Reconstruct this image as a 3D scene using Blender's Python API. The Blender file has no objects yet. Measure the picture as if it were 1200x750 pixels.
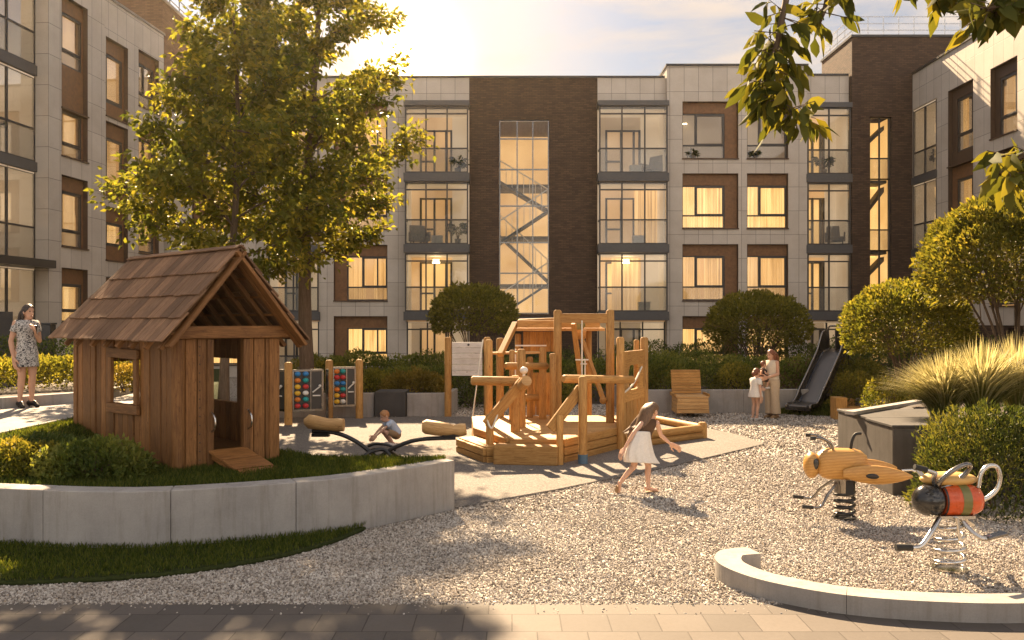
import bpy, math, random
import numpy as np
from mathutils import Vector, Matrix, noise as mnoise
random.seed(7); rng = np.random.default_rng(7)
SC = bpy.context.scene; COL = SC.collection
PI = math.pi; R = math.radians
H = 2.49; FP = 1000.0            # eye height, focal length in pixels of the 1200 px wide photograph
def at(px, D): return (px-600)*D/FP
def zy(py, D): return H-(py-375)*D/FP
def gp(px, py, z=0.0):
    D = (H-z)*FP/(py-375); return Vector(((px-600)*D/FP, D, z))
V = Vector

# ------------------------------------------------------------------ mesh builder
class MB:
    def __init__(s): s.v=[]; s.f=[]; s.uv=[]; s.r=[]; s.sm=[]; s.mi=[]
    def add(s, vs, fs, uvs=None, rnd=None, smooth=False, mi=0):
        o=len(s.v); s.v += [tuple(v) for v in vs]
        if rnd is None: rnd=random.random()
        for k,f in enumerate(fs):
            s.f.append([i+o for i in f]); s.sm.append(smooth); s.r.append(rnd); s.mi.append(mi)
            s.uv.append(uvs[k] if uvs else [(vs[i][0]+vs[i][1]*.7, vs[i][2]) for i in f])
        return s
    def box(s, c, d, M=None, mi=0, flat=False, rnd=None):
        hx,hy,hz = d[0]/2,d[1]/2,d[2]/2
        L=[V((x*hx,y*hy,z*hz)) for x in (-1,1) for y in (-1,1) for z in (-1,1)]
        c=V(c); P=[(M@l if M else l)+c for l in L]
        fs=[(0,1,3,2),(4,6,7,5),(0,4,5,1),(2,3,7,6),(0,2,6,4),(1,5,7,3)]
        ax=[0,0,1,1,2,2]; lo=max(range(3),key=lambda i:d[i]); ou,ov=(0,0) if flat else (random.random()*40,random.random()*40)
        uvs=[]
        for f,a in zip(fs,ax):
            o=[i for i in range(3) if i!=a]
            if flat: uvs.append([(P[i][o[0]],P[i][o[1]]) for i in f]); continue
            if lo in o: u=lo; w=[i for i in o if i!=lo][0]
            else: u,w=o
            uvs.append([(L[i][u]+ou, L[i][w]+ov+a*.37) for i in f])
        return s.add(P,fs,uvs,rnd,False,mi)
    def cell(s,x0,x1,y0,y1,z0,z1,mi=0):
        return s.box(((x0+x1)/2,(y0+y1)/2,(z0+z1)/2),(x1-x0,y1-y0,z1-z0),mi=mi,flat=True,rnd=.5)
    def bx(s,x0,x1,y0,y1,z0,z1,mi=0,rnd=None):
        return s.box(((x0+x1)/2,(y0+y1)/2,(z0+z1)/2),(x1-x0,y1-y0,z1-z0),mi=mi,rnd=rnd)
    def bar(s,p0,p1,w,h,up=(0,0,1),mi=0,rnd=None):
        p0=V(p0);p1=V(p1);x=(p1-p0); L=x.length; x.normalize(); up=V(up)
        if abs(x.dot(up))>.98: up=V((0,1,0))
        y=up.cross(x).normalized(); z=x.cross(y)
        M=Matrix((x,y,z)).transposed()
        return s.box((p0+p1)/2,(L,w,h),M,mi,rnd=rnd)
    def tube(s,pts,r,n=10,closed=False,caps=True,mi=0,rnd=None,flat=(1,1)):
        pts=[V(p) for p in pts]; m=len(pts)
        rr=[r]*m if not hasattr(r,'__len__') else list(r)
        T=[]
        for i in range(m):
            a=pts[(i-1)%m] if (closed or i>0) else pts[i]; b=pts[(i+1)%m] if (closed or i<m-1) else pts[i]
            t=(b-a); T.append(t.normalized() if t.length>1e-9 else V((0,0,1)))
        ref=V((0,0,1)) if abs(T[0].z)<.9 else V((1,0,0))
        nrm=T[0].cross(ref).normalized(); vs=[]; Ls=[0]
        for i in range(m):
            if i>0:
                nrm=(nrm-T[i]*nrm.dot(T[i])); nrm=nrm.normalized() if nrm.length>1e-6 else T[i].orthogonal().normalized()
                Ls.append(Ls[-1]+(pts[i]-pts[i-1]).length)
            b=T[i].cross(nrm)
            for k in range(n):
                a=2*PI*k/n; vs.append(pts[i]+nrm*math.cos(a)*rr[i]*flat[0]+b*math.sin(a)*rr[i]*flat[1])
        fs=[];uvs=[]; o=random.random()*30; R0=max(rr)
        for i in range(m if closed else m-1):
            j=(i+1)%m
            for k in range(n):
                l=(k+1)%n; fs.append((i*n+k,i*n+l,j*n+l,j*n+k))
                lj=Ls[j] if j>i else Ls[i]+.1
                uvs.append([(Ls[i]+o,k/n*6.28*R0+o),(Ls[i]+o,(k+1)/n*6.28*R0+o),(lj+o,(k+1)/n*6.28*R0+o),(lj+o,k/n*6.28*R0+o)])
        if rnd is None: rnd=random.random()
        s.add(vs,fs,uvs,rnd,True,mi)
        if caps and not closed:
            s.add(vs[:n],[tuple(range(n-1,-1,-1))],[[(math.cos(2*PI*k/n)*.05+o,math.sin(2*PI*k/n)*.05) for k in range(n)]],rnd,False,mi)
            s.add(vs[-n:],[tuple(range(n))],[[(math.cos(2*PI*k/n)*.05+o,math.sin(2*PI*k/n)*.05) for k in range(n)]],rnd,False,mi)
        return s
    def post(s,p,r,z0,z1,n=12,mi=0,top=.6):       # round timber post with a chamfered top
        return s.tube([(p[0],p[1],z0),(p[0],p[1],(z0+z1)/2),(p[0],p[1],z1-r*.35),(p[0],p[1],z1)],[r,r*.98,r*.97,r*top],n,mi=mi)
    def lathe(s,prof,c=(0,0,0),n=20,M=None,mi=0,rnd=None):
        c=V(c);vs=[]
        for (r,z) in prof:
            for k in range(n):
                a=2*PI*k/n; p=V((r*math.cos(a),r*math.sin(a),z)); vs.append((M@p if M else p)+c)
        fs=[]
        for i in range(len(prof)-1):
            for k in range(n):
                l=(k+1)%n; fs.append((i*n+k,i*n+l,(i+1)*n+l,(i+1)*n+k))
        if prof[0][0]>1e-4: fs.append(tuple(range(n-1,-1,-1)))
        if prof[-1][0]>1e-4: fs.append(tuple((len(prof)-1)*n+k for k in range(n)))
        return s.add(vs,fs,None,rnd,True,mi)
    def ell(s,c,r,M=None,n=16,m=10,mi=0,rnd=None):
        prof=[(max(1e-5,math.sin(PI*i/m)),-math.cos(PI*i/m)) for i in range(m+1)]
        S=Matrix.Diagonal(V(r)); return s.lathe(prof,c,n,(M@S) if M else S,mi,rnd)
    def prism(s,poly,z0,z1,mi=0,rnd=None,zf=None):
        n=len(poly); vs=[(p[0],p[1],z0) for p in poly]+[(p[0],p[1],zf(p[0],p[1]) if zf else z1) for p in poly]
        fs=[tuple(range(n-1,-1,-1)),tuple(range(n,2*n))]; uvs=[[(vs[i][0],vs[i][1]) for i in f] for f in fs]; L=0
        for i in range(n):
            j=(i+1)%n; d=math.dist(poly[i],poly[j]); fs.append((i,j,n+j,n+i))
            uvs.append([(L,z0),(L+d,z0),(L+d,z1),(L,z1)]); L+=d
        return s.add(vs,fs,uvs,rnd,False,mi)
    def loft(s,rings,closed=True,caps=False,mi=0,rnd=None,smooth=True):
        n=len(rings[0]); vs=[p for r in rings for p in r]; fs=[]; uvs=[]
        for i in range(len(rings)-1):
            for k in range(n if closed else n-1):
                l=(k+1)%n; fs.append((i*n+k,i*n+l,(i+1)*n+l,(i+1)*n+k))
                uvs.append([(k/n,i*.1),((k+1)/n,i*.1),((k+1)/n,(i+1)*.1),(k/n,(i+1)*.1)])
        s.add(vs,fs,uvs,rnd,smooth,mi)
        if caps:
            s.add(rings[0],[tuple(range(n-1,-1,-1))],None,rnd,False,mi); s.add(rings[-1],[tuple(range(n))],None,rnd,False,mi)
        return s
    def capsule(s,p0,r0,p1,r1,n=14):
        p0=V(p0);p1=V(p1); d=p1-p0; L=max(d.length,1e-5); q=V((0,0,1)).rotation_difference(d).to_matrix()
        prof=[]
        for i in range(6): a=-PI/2+PI/2*i/5; prof.append((max(1e-5,r0*math.cos(a)),r0*math.sin(a)))
        for i in range(6): a=PI/2*i/5; prof.append((max(1e-5,r1*math.cos(a)),L+r1*math.sin(a)))
        return s.lathe(prof,p0,n,q)
    def xf(s,fn): s.v=[tuple(fn(V(p))) for p in s.v]; return s
    def mesh(s,name):
        me=bpy.data.meshes.new(name); me.from_pydata(s.v,[],s.f)
        u=me.uv_layers.new(name='UVMap'); flat=[c for f in s.uv for p in f for c in p]
        u.data.foreach_set('uv',flat)
        a=me.attributes.new('rnd','FLOAT','FACE'); a.data.foreach_set('value',s.r)
        me.polygons.foreach_set('use_smooth',s.sm); me.polygons.foreach_set('material_index',s.mi)
        return me
    def build(s,name,mats,parent=None,bevel=0,solid=0,loc=None,seg=2):
        me=s.mesh(name)
        for m in (mats if isinstance(mats,(list,tuple)) else [mats]): me.materials.append(m)
        o=bpy.data.objects.new(name,me); COL.objects.link(o)
        if parent: o.parent=parent
        if loc is not None: o.location=loc
        if bevel:
            b=o.modifiers.new('edge','BEVEL'); b.width=bevel; b.segments=seg; b.limit_method='ANGLE'; b.angle_limit=R(40)
        if solid:
            b=o.modifiers.new('thick','SOLIDIFY'); b.thickness=solid; b.offset=0
        return o

def tag(o,label=None,cat=None,group=None,kind=None):
    if label: o['label']=label
    if cat: o['category']=cat
    if group: o['group']=group
    if kind: o['kind']=kind
    return o
def thing(name,label,cat,loc=(0,0,0),rz=0,group=None):
    o=bpy.data.objects.new(name,None); COL.objects.link(o); o.location=loc; o.rotation_euler=(0,0,rz); o.empty_display_size=.2
    return tag(o,label,cat,group)
def copy_tree(o,parent=None):
    c=o.copy(); COL.objects.link(c)
    if parent: c.parent=parent
    for ch in list(o.children): copy_tree(ch,c)
    return c
def crom(P,n=8,closed=False):
    P=[V(p) for p in P]; out=[]; m=len(P)
    for i in range(m if closed else m-1):
        if closed: a,b,c,d=P[(i-1)%m],P[i],P[(i+1)%m],P[(i+2)%m]
        else: a,b,c,d=P[max(i-1,0)],P[i],P[i+1],P[min(i+2,m-1)]
        for k in range(n):
            t=k/n; out.append(.5*((2*b)+(c-a)*t+(2*a-5*b+4*c-d)*t*t+(3*b-a-3*c+d)*t**3))
    if not closed: out.append(P[-1])
    return out
def inpoly(x,y,poly):
    x=np.asarray(x);y=np.asarray(y); r=np.zeros(x.shape,bool); n=len(poly)
    for i in range(n):
        x0,y0=poly[i][0],poly[i][1]; x1,y1=poly[(i+1)%n][0],poly[(i+1)%n][1]
        if y0==y1: continue
        c=((y0>y)!=(y1>y))&(x<(x1-x0)*(y-y0)/(y1-y0)+x0); r^=c
    return r

# ------------------------------------------------------------------ materials
class NT:
    def __init__(s,name):
        s.m=bpy.data.materials.new(name); s.m.use_nodes=True; s.t=s.m.node_tree; s.n=s.t.nodes; s.b=s.n['Principled BSDF']; s.out=s.n['Material Output']
    def node(s,typ,**kw):
        n=s.n.new(typ)
        for k,v in kw.items(): setattr(n,k,v)
        return n
    def lk(s,a,b): s.t.links.new(a,b)
    def put(s,sock,val):
        if hasattr(val,'is_output') or isinstance(val,bpy.types.NodeSocket): s.lk(val,sock)
        else: sock.default_value=val
    def coord(s,kind='Object'): return s.node('ShaderNodeTexCoord').outputs[kind]
    def mapping(s,vec,scale=(1,1,1),rot=(0,0,0),loc=(0,0,0)):
        n=s.node('ShaderNodeMapping'); s.lk(vec,n.inputs[0]); n.inputs['Scale'].default_value=scale; n.inputs['Rotation'].default_value=rot; n.inputs['Location'].default_value=loc; return n.outputs[0]
    def noise(s,vec,scale=5,detail=4,rough=.55,dist=0):
        n=s.node('ShaderNodeTexNoise'); s.lk(vec,n.inputs['Vector']); n.inputs['Scale'].default_value=scale; n.inputs['Detail'].default_value=detail; n.inputs['Roughness'].default_value=rough; n.inputs['Distortion'].default_value=dist; return n.outputs['Fac']
    def vor(s,vec,scale=20,feat='F1',out='Distance'):
        n=s.node('ShaderNodeTexVoronoi',feature=feat); s.lk(vec,n.inputs['Vector']); n.inputs['Scale'].default_value=scale; return n.outputs[out]
    def ramp(s,fac,stops,interp='LINEAR'):
        n=s.node('ShaderNodeValToRGB'); s.lk(fac,n.inputs[0]); e=n.color_ramp; e.interpolation=interp
        while len(e.elements)<len(stops): e.elements.new(.5)
        for el,(p,c) in zip(e.elements,stops): el.position=p; el.color=(c[0],c[1],c[2],1) if hasattr(c,'__len__') else (c,c,c,1)
        return n.outputs[0]
    def mix(s,fac,a,b,blend='MIX'):
        n=s.node('ShaderNodeMix',data_type='RGBA',blend_type=blend); s.put(n.inputs[0],fac)
        for k,v in ((6,a),(7,b)):
            if isinstance(v,bpy.types.NodeSocket): s.lk(v,n.inputs[k])
            else: n.inputs[k].default_value=(v[0],v[1],v[2],1)
        return n.outputs[2]
    def math(s,op,a,b=0,c=0):
        n=s.node('ShaderNodeMath',operation=op)
        for i,v in enumerate((a,b,c)): s.put(n.inputs[i],v)
        return n.outputs[0]
    def attr(s,name='rnd'): return s.node('ShaderNodeAttribute',attribute_name=name).outputs['Fac']
    def bump(s,h,strength=.3,dist=.01):
        n=s.node('ShaderNodeBump'); n.inputs['Strength'].default_value=strength; n.inputs['Distance'].default_value=dist; s.lk(h,n.inputs['Height']); s.lk(n.outputs[0],s.b.inputs['Normal']); return n
    def set(s,col=None,rough=.6,metal=0,spec=.5):
        if col is not None:
            if isinstance(col,bpy.types.NodeSocket): s.lk(col,s.b.inputs['Base Color'])
            else: s.b.inputs['Base Color'].default_value=(col[0],col[1],col[2],1)
        s.put(s.b.inputs['Roughness'],rough); s.b.inputs['Metallic'].default_value=metal; s.b.inputs['Specular IOR Level'].default_value=spec
        return s
M={}
def wood(name,dk,md,lt,rough=.65,var=.35,gs=1.0):
    t=NT(name); uv=t.coord('UV')
    g=t.noise(t.mapping(uv,(1.2*gs,16*gs,1)),3.0,7,.62,1.2)
    c=t.ramp(g,[(.25,dk),(.5,md),(.72,lt)])
    k=t.noise(t.mapping(uv,(2.2,7,1)),2.3,3,.5,2.5)       # knots and darker heart
    c=t.mix(t.ramp(k,[(.62,0),(.74,1)]),c,t.mix(1,c,(.55,.45,.38),'MULTIPLY'))
    big=t.noise(t.coord('Object'),1.7,5,.6)
    c=t.mix(t.ramp(big,[(.4,0),(.75,.55)]),c,t.mix(1,c,(.62,.56,.5),'MULTIPLY'))
    r=t.attr(); v=t.math('MULTIPLY_ADD',r,var,1-var/2)
    hs=t.node('ShaderNodeHueSaturation'); t.lk(v,hs.inputs['Value']); t.lk(c,hs.inputs['Color'])
    t.set(hs.outputs[0],rough,0,.35); t.bump(g,.35,.004); M[name]=t.m; return t.m
wood('wood_golden',(.22,.10,.026),(.42,.225,.066),(.53,.315,.11))
wood('wood_pale',(.33,.17,.06),(.52,.31,.12),(.62,.40,.18),.55,.2,.8)
wood('wood_cabin',(.085,.034,.010),(.20,.088,.025),(.30,.145,.048),.6,.6)
wood('wood_shingle',(.08,.042,.022),(.19,.105,.056),(.29,.175,.10),.75,.7,1.3)
wood('wood_white',(.50,.48,.45),(.62,.60,.57),(.70,.68,.65),.6,.12)
wood('bark',(.05,.033,.02),(.11,.075,.048),(.17,.125,.085),.85,.2,.6)
def concrete(name,a,b,scale=1.0,rough=.8):
    t=NT(name); o=t.coord('Object')
    n1=t.noise(o,2.2*scale,8,.65); n2=t.noise(o,60*scale,4,.7); n3=t.noise(t.mapping(o,(7,7,.55)),1.6,6,.65)
    c=t.mix(t.ramp(n1,[(.3,0),(.7,1)]),a,b); c=t.mix(t.ramp(n2,[(.35,0),(.7,.35)]),c,t.mix(1,c,(.7,.68,.66),'MULTIPLY'))
    c=t.mix(t.ramp(n3,[(.5,0),(.72,.6)]),c,t.mix(1,c,(.62,.58,.52),'MULTIPLY'))
    pits=t.vor(o,45*scale); c=t.mix(t.ramp(pits,[(.05,.6),(.12,0)]),c,t.mix(1,c,(.5,.48,.46),'MULTIPLY'))
    t.set(c,rough,0,.3); t.bump(n2,.25,.004); M[name]=t.m; return t.m
concrete('concrete',(.27,.255,.24),(.37,.35,.325))
concrete('concrete_kerb',(.27,.25,.228),(.36,.338,.31))
concrete('concrete_dark',(.045,.043,.042),(.075,.072,.07))
concrete('slate_box',(.062,.056,.05),(.10,.092,.085))
def plain(name,col,rough=.5,metal=0,spec=.5,n=.15):
    t=NT(name); f=t.noise(t.coord('Object'),9,5,.6)
    c=t.mix(t.ramp(f,[(.3,0),(.75,1)]),tuple(x*(1-n) for x in col),tuple(x*(1+n) for x in col))
    t.set(c,t.ramp(f,[(.3,max(.05,rough-.08)),(.8,min(1,rough+.12))]),metal,spec); M[name]=t.m; return t.m
plain('metal_dark',(.035,.034,.034),.42,0,.5)
plain('metal_frame',(.045,.043,.043),.45,0,.5)
plain('slab_grey',(.085,.085,.088),.6)
plain('steel',(.55,.53,.50),.25,1,.5,.03); plain('steel_brushed',(.13,.12,.11),.38,1,.5,.05)
plain('steel_dark',(.20,.19,.18),.22,1)
plain('black_paint',(.012,.012,.012),.35)
plain('black_gloss',(.02,.019,.018),.16,0,.6)
plain('rubber_black',(.015,.015,.015),.7)
plain('red_paint',(.55,.085,.018),.28)
plain('olive_paint',(.16,.15,.045),.35)
plain('seat_yellow',(.60,.36,.11),.45)
plain('white_paint',(.72,.70,.66),.5)
plain('rope_white',(.66,.62,.52),.9)
plain('blue_steel',(.07,.13,.19),.5)
plain('panel_brown',(.20,.098,.042),.6,0,.4,.25)
plain('panel_umber',(.085,.05,.03),.6,0,.4,.2)
plain('interior_plain',(.50,.44,.36),.8)
plain('soil',(.05,.035,.025),.95)
plain('pot_grey',(.16,.15,.145),.7)
plain('fabric_grey',(.16,.15,.15),.9)
plain('knob_red',(.5,.03,.03),.4); plain('knob_yellow',(.7,.42,.03),.4); plain('knob_blue',(.02,.18,.45),.4); plain('knob_teal',(.01,.28,.28),.4); plain('knob_orange',(.62,.18,.02),.4); plain('knob_white',(.7,.68,.62),.4)
# lacquered bee timber with growth rings
def bee_wood():
    t=NT('wood_bee'); o=t.coord('Object'); w=t.node('ShaderNodeTexWave',wave_type='RINGS',rings_direction='X'); t.lk(t.mapping(o,(1,1,1),(0.2,.1,0),(0,.3,.35)),w.inputs[0]); w.inputs['Scale'].default_value=9; w.inputs['Distortion'].default_value=2.5; w.inputs['Detail'].default_value=3
    g=t.noise(t.mapping(o,(3,40,40)),2,5,.6)
    c=t.ramp(w.outputs['Fac'],[(.1,(.44,.225,.055)),(.8,(.52,.29,.08))]); c=t.mix(t.ramp(g,[(.4,0),(.7,.5)]),c,(.30,.14,.03))
    t.set(c,.38,0,.5); M['wood_bee']=t.m
bee_wood()
def brick(name,c1,c2,mortar,bw,bh,ms,rough=.85,uvmap='UV',bumps=.5):
    t=NT(name); uv=t.coord(uvmap); b=t.node('ShaderNodeTexBrick'); t.lk(uv,b.inputs['Vector'])
    b.inputs['Color1'].default_value=(*c1,1); b.inputs['Color2'].default_value=(*c2,1); b.inputs['Mortar'].default_value=(*mortar,1)
    b.inputs['Scale'].default_value=1; b.inputs['Brick Width'].default_value=bw; b.inputs['Row Height'].default_value=bh; b.inputs['Mortar Size'].default_value=ms; b.inputs['Mortar Smooth'].default_value=.15
    n=t.noise(uv,1.3,6,.6); n2=t.noise(uv,26,4,.6)
    c=t.mix(t.ramp(n,[(.35,0),(.75,.5)]),b.outputs[0],t.mix(1,b.outputs[0],(.72,.68,.63),'MULTIPLY'))
    c=t.mix(t.ramp(n2,[(.4,0),(.8,.4)]),c,t.mix(1,c,(.7,.68,.66),'MULTIPLY'))
    t.set(c,rough,0,.3); t.bump(t.math('SUBTRACT',1,b.outputs['Fac']),bumps,.006); M[name]=t.m; return t,b
brick('brick_dark',(.120,.072,.047),(.062,.037,.026),(.05,.038,.03),.25,.075,.012)
brick('brick_warm',(.23,.135,.08),(.14,.08,.05),(.12,.085,.06),.25,.075,.012)
t,b=brick('cladding',(.62,.56,.485),(.54,.485,.42),(.22,.195,.17),.62,1.03,.009,.6,'UV',.4); b.offset=0
t,b=brick('paver',(.125,.108,.094),(.085,.074,.065),(.045,.037,.031),.40,.40,.005,.75,'UV',.6)
def gravel(name,lo,mid,hi,sc):
    t=NT(name); o=t.coord('Object'); n=t.node('ShaderNodeTexVoronoi'); t.lk(o,n.inputs['Vector']); n.inputs['Scale'].default_value=sc
    sep=t.node('ShaderNodeSeparateColor'); t.lk(n.outputs['Color'],sep.inputs[0])
    c=t.ramp(sep.outputs[0],[(0,lo),(.5,mid),(1,hi)]); d=n.outputs['Distance']
    c=t.mix(t.ramp(d,[(.45,0),(.75,.75)]),c,t.mix(1,c,(.4,.37,.33),'MULTIPLY'))
    big=t.noise(o,.9,4,.6); c=t.mix(t.ramp(big,[(.4,0),(.75,.35)]),c,t.mix(1,c,(.78,.74,.68),'MULTIPLY'))
    t.set(c,.85,0,.3); t.bump(t.math('SUBTRACT',1,d),.9,.02); M[name]=t.m
gravel('gravel_bed',(.20,.175,.15),(.37,.34,.30),(.56,.53,.48),26)
def stones():
    t=NT('gravel_stone'); r=t.node('ShaderNodeObjectInfo').outputs['Random']
    c=t.ramp(r,[(0,(.13,.11,.095)),(.2,(.25,.215,.18)),(.5,(.45,.41,.36)),(.82,(.63,.59,.535)),(1,(.37,.30,.22))])
    lo=t.node('ShaderNodeObjectInfo').outputs['Location']; nn=t.noise(lo,.55,5,.62); n3=t.noise(lo,2.6,4,.6)
    c=t.mix(t.ramp(nn,[(.38,0),(.66,.6)]),c,t.mix(1,c,(.62,.57,.51),'MULTIPLY')); c=t.mix(t.ramp(n3,[(.5,0),(.72,.5)]),c,t.mix(1,c,(.66,.61,.55),'MULTIPLY'))
    t.set(c,.75,0,.35); M['gravel_stone']=t.m
stones()
def matfloor():
    t=NT('mat_surface'); o=t.coord('Object'); v=t.vor(o,70,'F1','Color'); sep=t.node('ShaderNodeSeparateColor'); t.lk(v,sep.inputs[0])
    c=t.ramp(sep.outputs[0],[(0,(.095,.087,.080)),(.5,(.16,.146,.133)),(1,(.26,.238,.215))])
    n=t.noise(o,1.1,5,.6); c=t.mix(t.ramp(n,[(.35,0),(.75,.5)]),c,t.mix(1,c,(.75,.72,.68),'MULTIPLY'))
    t.set(c,.9,0,.2); t.bump(sep.outputs[1],.5,.006); M['mat_surface']=t.m
matfloor()
concrete('path_stone',(.22,.205,.19),(.30,.285,.265),.8)
def leafmat(name,a,b,c3,trans=.45,rough=.5,gold=None):
    t=NT(name); r=t.attr(); c=t.ramp(r,[(0,a),(.55,b),(1,c3)])
    n=t.noise(t.coord('Object'),1.6,3,.5); c=t.mix(t.ramp(n,[(.35,0),(.7,.45)]),c,t.mix(1,c,(.62,.66,.55),'MULTIPLY'))
    t.set(c,max(rough,.45),0,.18)
    tr=t.node('ShaderNodeBsdfTranslucent'); t.lk(t.mix(1,c,gold or (1.6,1.45,.7),'MULTIPLY'),tr.inputs[0])
    mx=t.node('ShaderNodeMixShader'); mx.inputs[0].default_value=trans; t.lk(t.b.outputs[0],mx.inputs[1]); t.lk(tr.outputs[0],mx.inputs[2]); t.lk(mx.outputs[0],t.out.inputs[0]); M[name]=t.m
leafmat('leaf_tree',(.060,.084,.016),(.16,.165,.028),(.36,.30,.048),.58,.45)
leafmat('leaf_round',(.055,.070,.014),(.13,.135,.024),(.26,.22,.042),.5)
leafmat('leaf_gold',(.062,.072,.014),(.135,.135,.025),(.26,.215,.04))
leafmat('leaf_hedge',(.052,.078,.020),(.12,.155,.034),(.23,.235,.055),.45)
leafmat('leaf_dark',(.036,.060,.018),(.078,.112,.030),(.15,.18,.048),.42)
leafmat('leaf_yellow',(.10,.085,.02),(.20,.155,.035),(.33,.24,.06))
leafmat('leaf_pink',(.10,.06,.045),(.19,.115,.085),(.28,.18,.13))
leafmat('leaf_over',(.055,.066,.013),(.10,.105,.02),(.21,.18,.025),.42,.75)
leafmat('leaf_indoor',(.02,.035,.015),(.04,.06,.02),(.07,.09,.03),.3)
leafmat('leaf_lit_olive',(.075,.088,.018),(.17,.17,.032),(.30,.26,.05),.5); leafmat('leaf_bush',(.026,.042,.013),(.062,.08,.021),(.16,.155,.038),.4)  # olive leaf is the round-tree leaf brightened, sunlight put into its colour
leafmat('grass_blade',(.040,.064,.012),(.085,.115,.02),(.16,.17,.034),.45)
leafmat('plume',(.34,.31,.14),(.48,.43,.22),(.62,.56,.33),.45,.5,(1.15,1.1,.9))
leafmat('plume_base',(.09,.11,.03),(.16,.18,.05),(.25,.25,.08),.45)
def grassfloor():
    t=NT('grass_floor'); o=t.coord('Object'); n=t.noise(o,30,5,.7); c=t.ramp(n,[(.3,(.018,.026,.008)),(.7,(.05,.06,.018))]); t.set(c,.95,0,.1); t.bump(n,.8,.02); M['grass_floor']=t.m
grassfloor()
def glass(name,tint=(.95,.95,.93),mn=.01,frost=0.0):
    t=NT(name); t.n.remove(t.b); tr=t.node('ShaderNodeBsdfTransparent'); tr.inputs[0].default_value=(*tint,1)
    gl=t.node('ShaderNodeBsdfGlossy'); gl.inputs['Roughness'].default_value=.02; gl.inputs['Color'].default_value=(.95,.95,.95,1)
    f=t.node('ShaderNodeFresnel'); f.inputs[0].default_value=1.5; fac=t.math('ADD',t.math('MULTIPLY',f.outputs[0],.55),mn)
    mx=t.node('ShaderNodeMixShader'); t.lk(fac,mx.inputs[0]); t.lk(tr.outputs[0],mx.inputs[1]); t.lk(gl.outputs[0],mx.inputs[2]); last=mx.outputs[0]
    if frost:
        d=t.node('ShaderNodeBsdfDiffuse'); d.inputs[0].default_value=(.5,.5,.49,1); m2=t.node('ShaderNodeMixShader'); m2.inputs[0].default_value=frost; t.lk(last,m2.inputs[1]); t.lk(d.outputs[0],m2.inputs[2]); last=m2.outputs[0]
    t.lk(last,t.out.inputs[0]); M[name]=t.m
glass('glass'); glass('glass_low',(.84,.84,.81),.02,.14); glass('glass_smoke',(.55,.57,.58),.10)
def lit(name,col,st,base=(.5,.42,.32),pleat_shade=False):
    t=NT(name); o=t.coord('UV' if pleat_shade else 'Object')
    if pleat_shade:
        a1=t.noise(t.mapping(o,(11,.12,1)),1.0,2,.5); a2=t.noise(t.mapping(o,(34,.2,1)),1.0,2,.5); a3=t.noise(t.mapping(o,(2.2,.5,1)),1.0,2,.5)  # shading of the curtain folds, painted into their glow
        f=t.math('ADD',t.math('MULTIPLY',t.ramp(a1,[(.36,0),(.62,1)]),.5),t.math('ADD',t.math('MULTIPLY',t.ramp(a2,[(.38,0),(.6,1)]),.22),t.math('MULTIPLY',t.ramp(a3,[(.35,0),(.65,1)]),.3)))
        c=t.ramp(f,[(.0,tuple(x*y for x,y in zip(col,(.26,.19,.12)))),(.5,tuple(x*y for x,y in zip(col,(.74,.66,.54)))),(.9,col)])
    else:
        n=t.noise(o,.55,3,.5); c=t.ramp(n,[(.3,tuple(x*y for x,y in zip(col,(.6,.52,.42)))),(.7,col)])
    t.set(base,.8,0,.2); t.lk(c,t.b.inputs['Emission Color']); t.b.inputs['Emission Strength'].default_value=st; M[name]=t.m
lit('curtain_bright',(1,.62,.24),.30,(.5,.42,.3),True)
lit('curtain_warm',(1,.58,.22),.20,(.5,.42,.3),True)
lit('curtain_dim',(.9,.62,.38),.12,(.42,.36,.3),True)
lit('room_bright',(1,.58,.20),.27); lit('room_warm',(1,.56,.23),.155); lit('room_soft',(1,.60,.30),.105); lit('room_dim',(.9,.66,.46),.04); lit('room_stair',(1,.60,.25),.21)
lit('room_plain',(1,.74,.48),.085,(.55,.51,.46)); lit('lamp_glow',(1,.80,.45),4.0)
def cloth(name,c,rough=.85):
    t=NT(name); n=t.noise(t.coord('Object'),30,4,.6); cc=t.mix(t.ramp(n,[(.3,0),(.8,1)]),tuple(x*.86 for x in c),c); t.set(cc,rough,0,.2); M[name]=t.m
cloth('cloth_cream',(.62,.54,.43)); cloth('cloth_white',(.72,.69,.64)); cloth('cloth_brown',(.10,.058,.035)); cloth('cloth_blue',(.42,.50,.62)); cloth('cloth_khaki',(.28,.19,.11)); cloth('cloth_dark',(.05,.035,.035)); cloth('cloth_beige',(.52,.41,.29)); cloth('shoe_black',(.015,.014,.014),.4); cloth('shoe_white',(.6,.58,.55),.6); cloth('sandal_tan',(.30,.19,.10),.6)
def skin(name,c):
    t=NT(name); n=t.noise(t.coord('Object'),14,3,.5); cc=t.mix(t.ramp(n,[(.35,0),(.7,1)]),tuple(x*.92 for x in c),c); t.set(cc,.5,0,.35)
    t.b.inputs['Subsurface Weight'].default_value=.08; t.b.inputs['Subsurface Radius'].default_value=(.03,.012,.006); M[name]=t.m
skin('skin',(.52,.30,.20)); skin('skin_child',(.56,.34,.24))
def hair(name,c):
    t=NT(name); n=t.noise(t.mapping(t.coord('Object'),(60,60,4)),1.5,4,.6); cc=t.mix(t.ramp(n,[(.3,0),(.7,1)]),tuple(x*.5 for x in c),tuple(x*1.4 for x in c)); t.set(cc,.5,0,.5); t.bump(n,.5,.004); M[name]=t.m
hair('hair_dark',(.025,.014,.010)); hair('hair_brown',(.13,.072,.036)); hair('hair_red',(.17,.055,.022)); hair('hair_sand',(.36,.17,.06))
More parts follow.
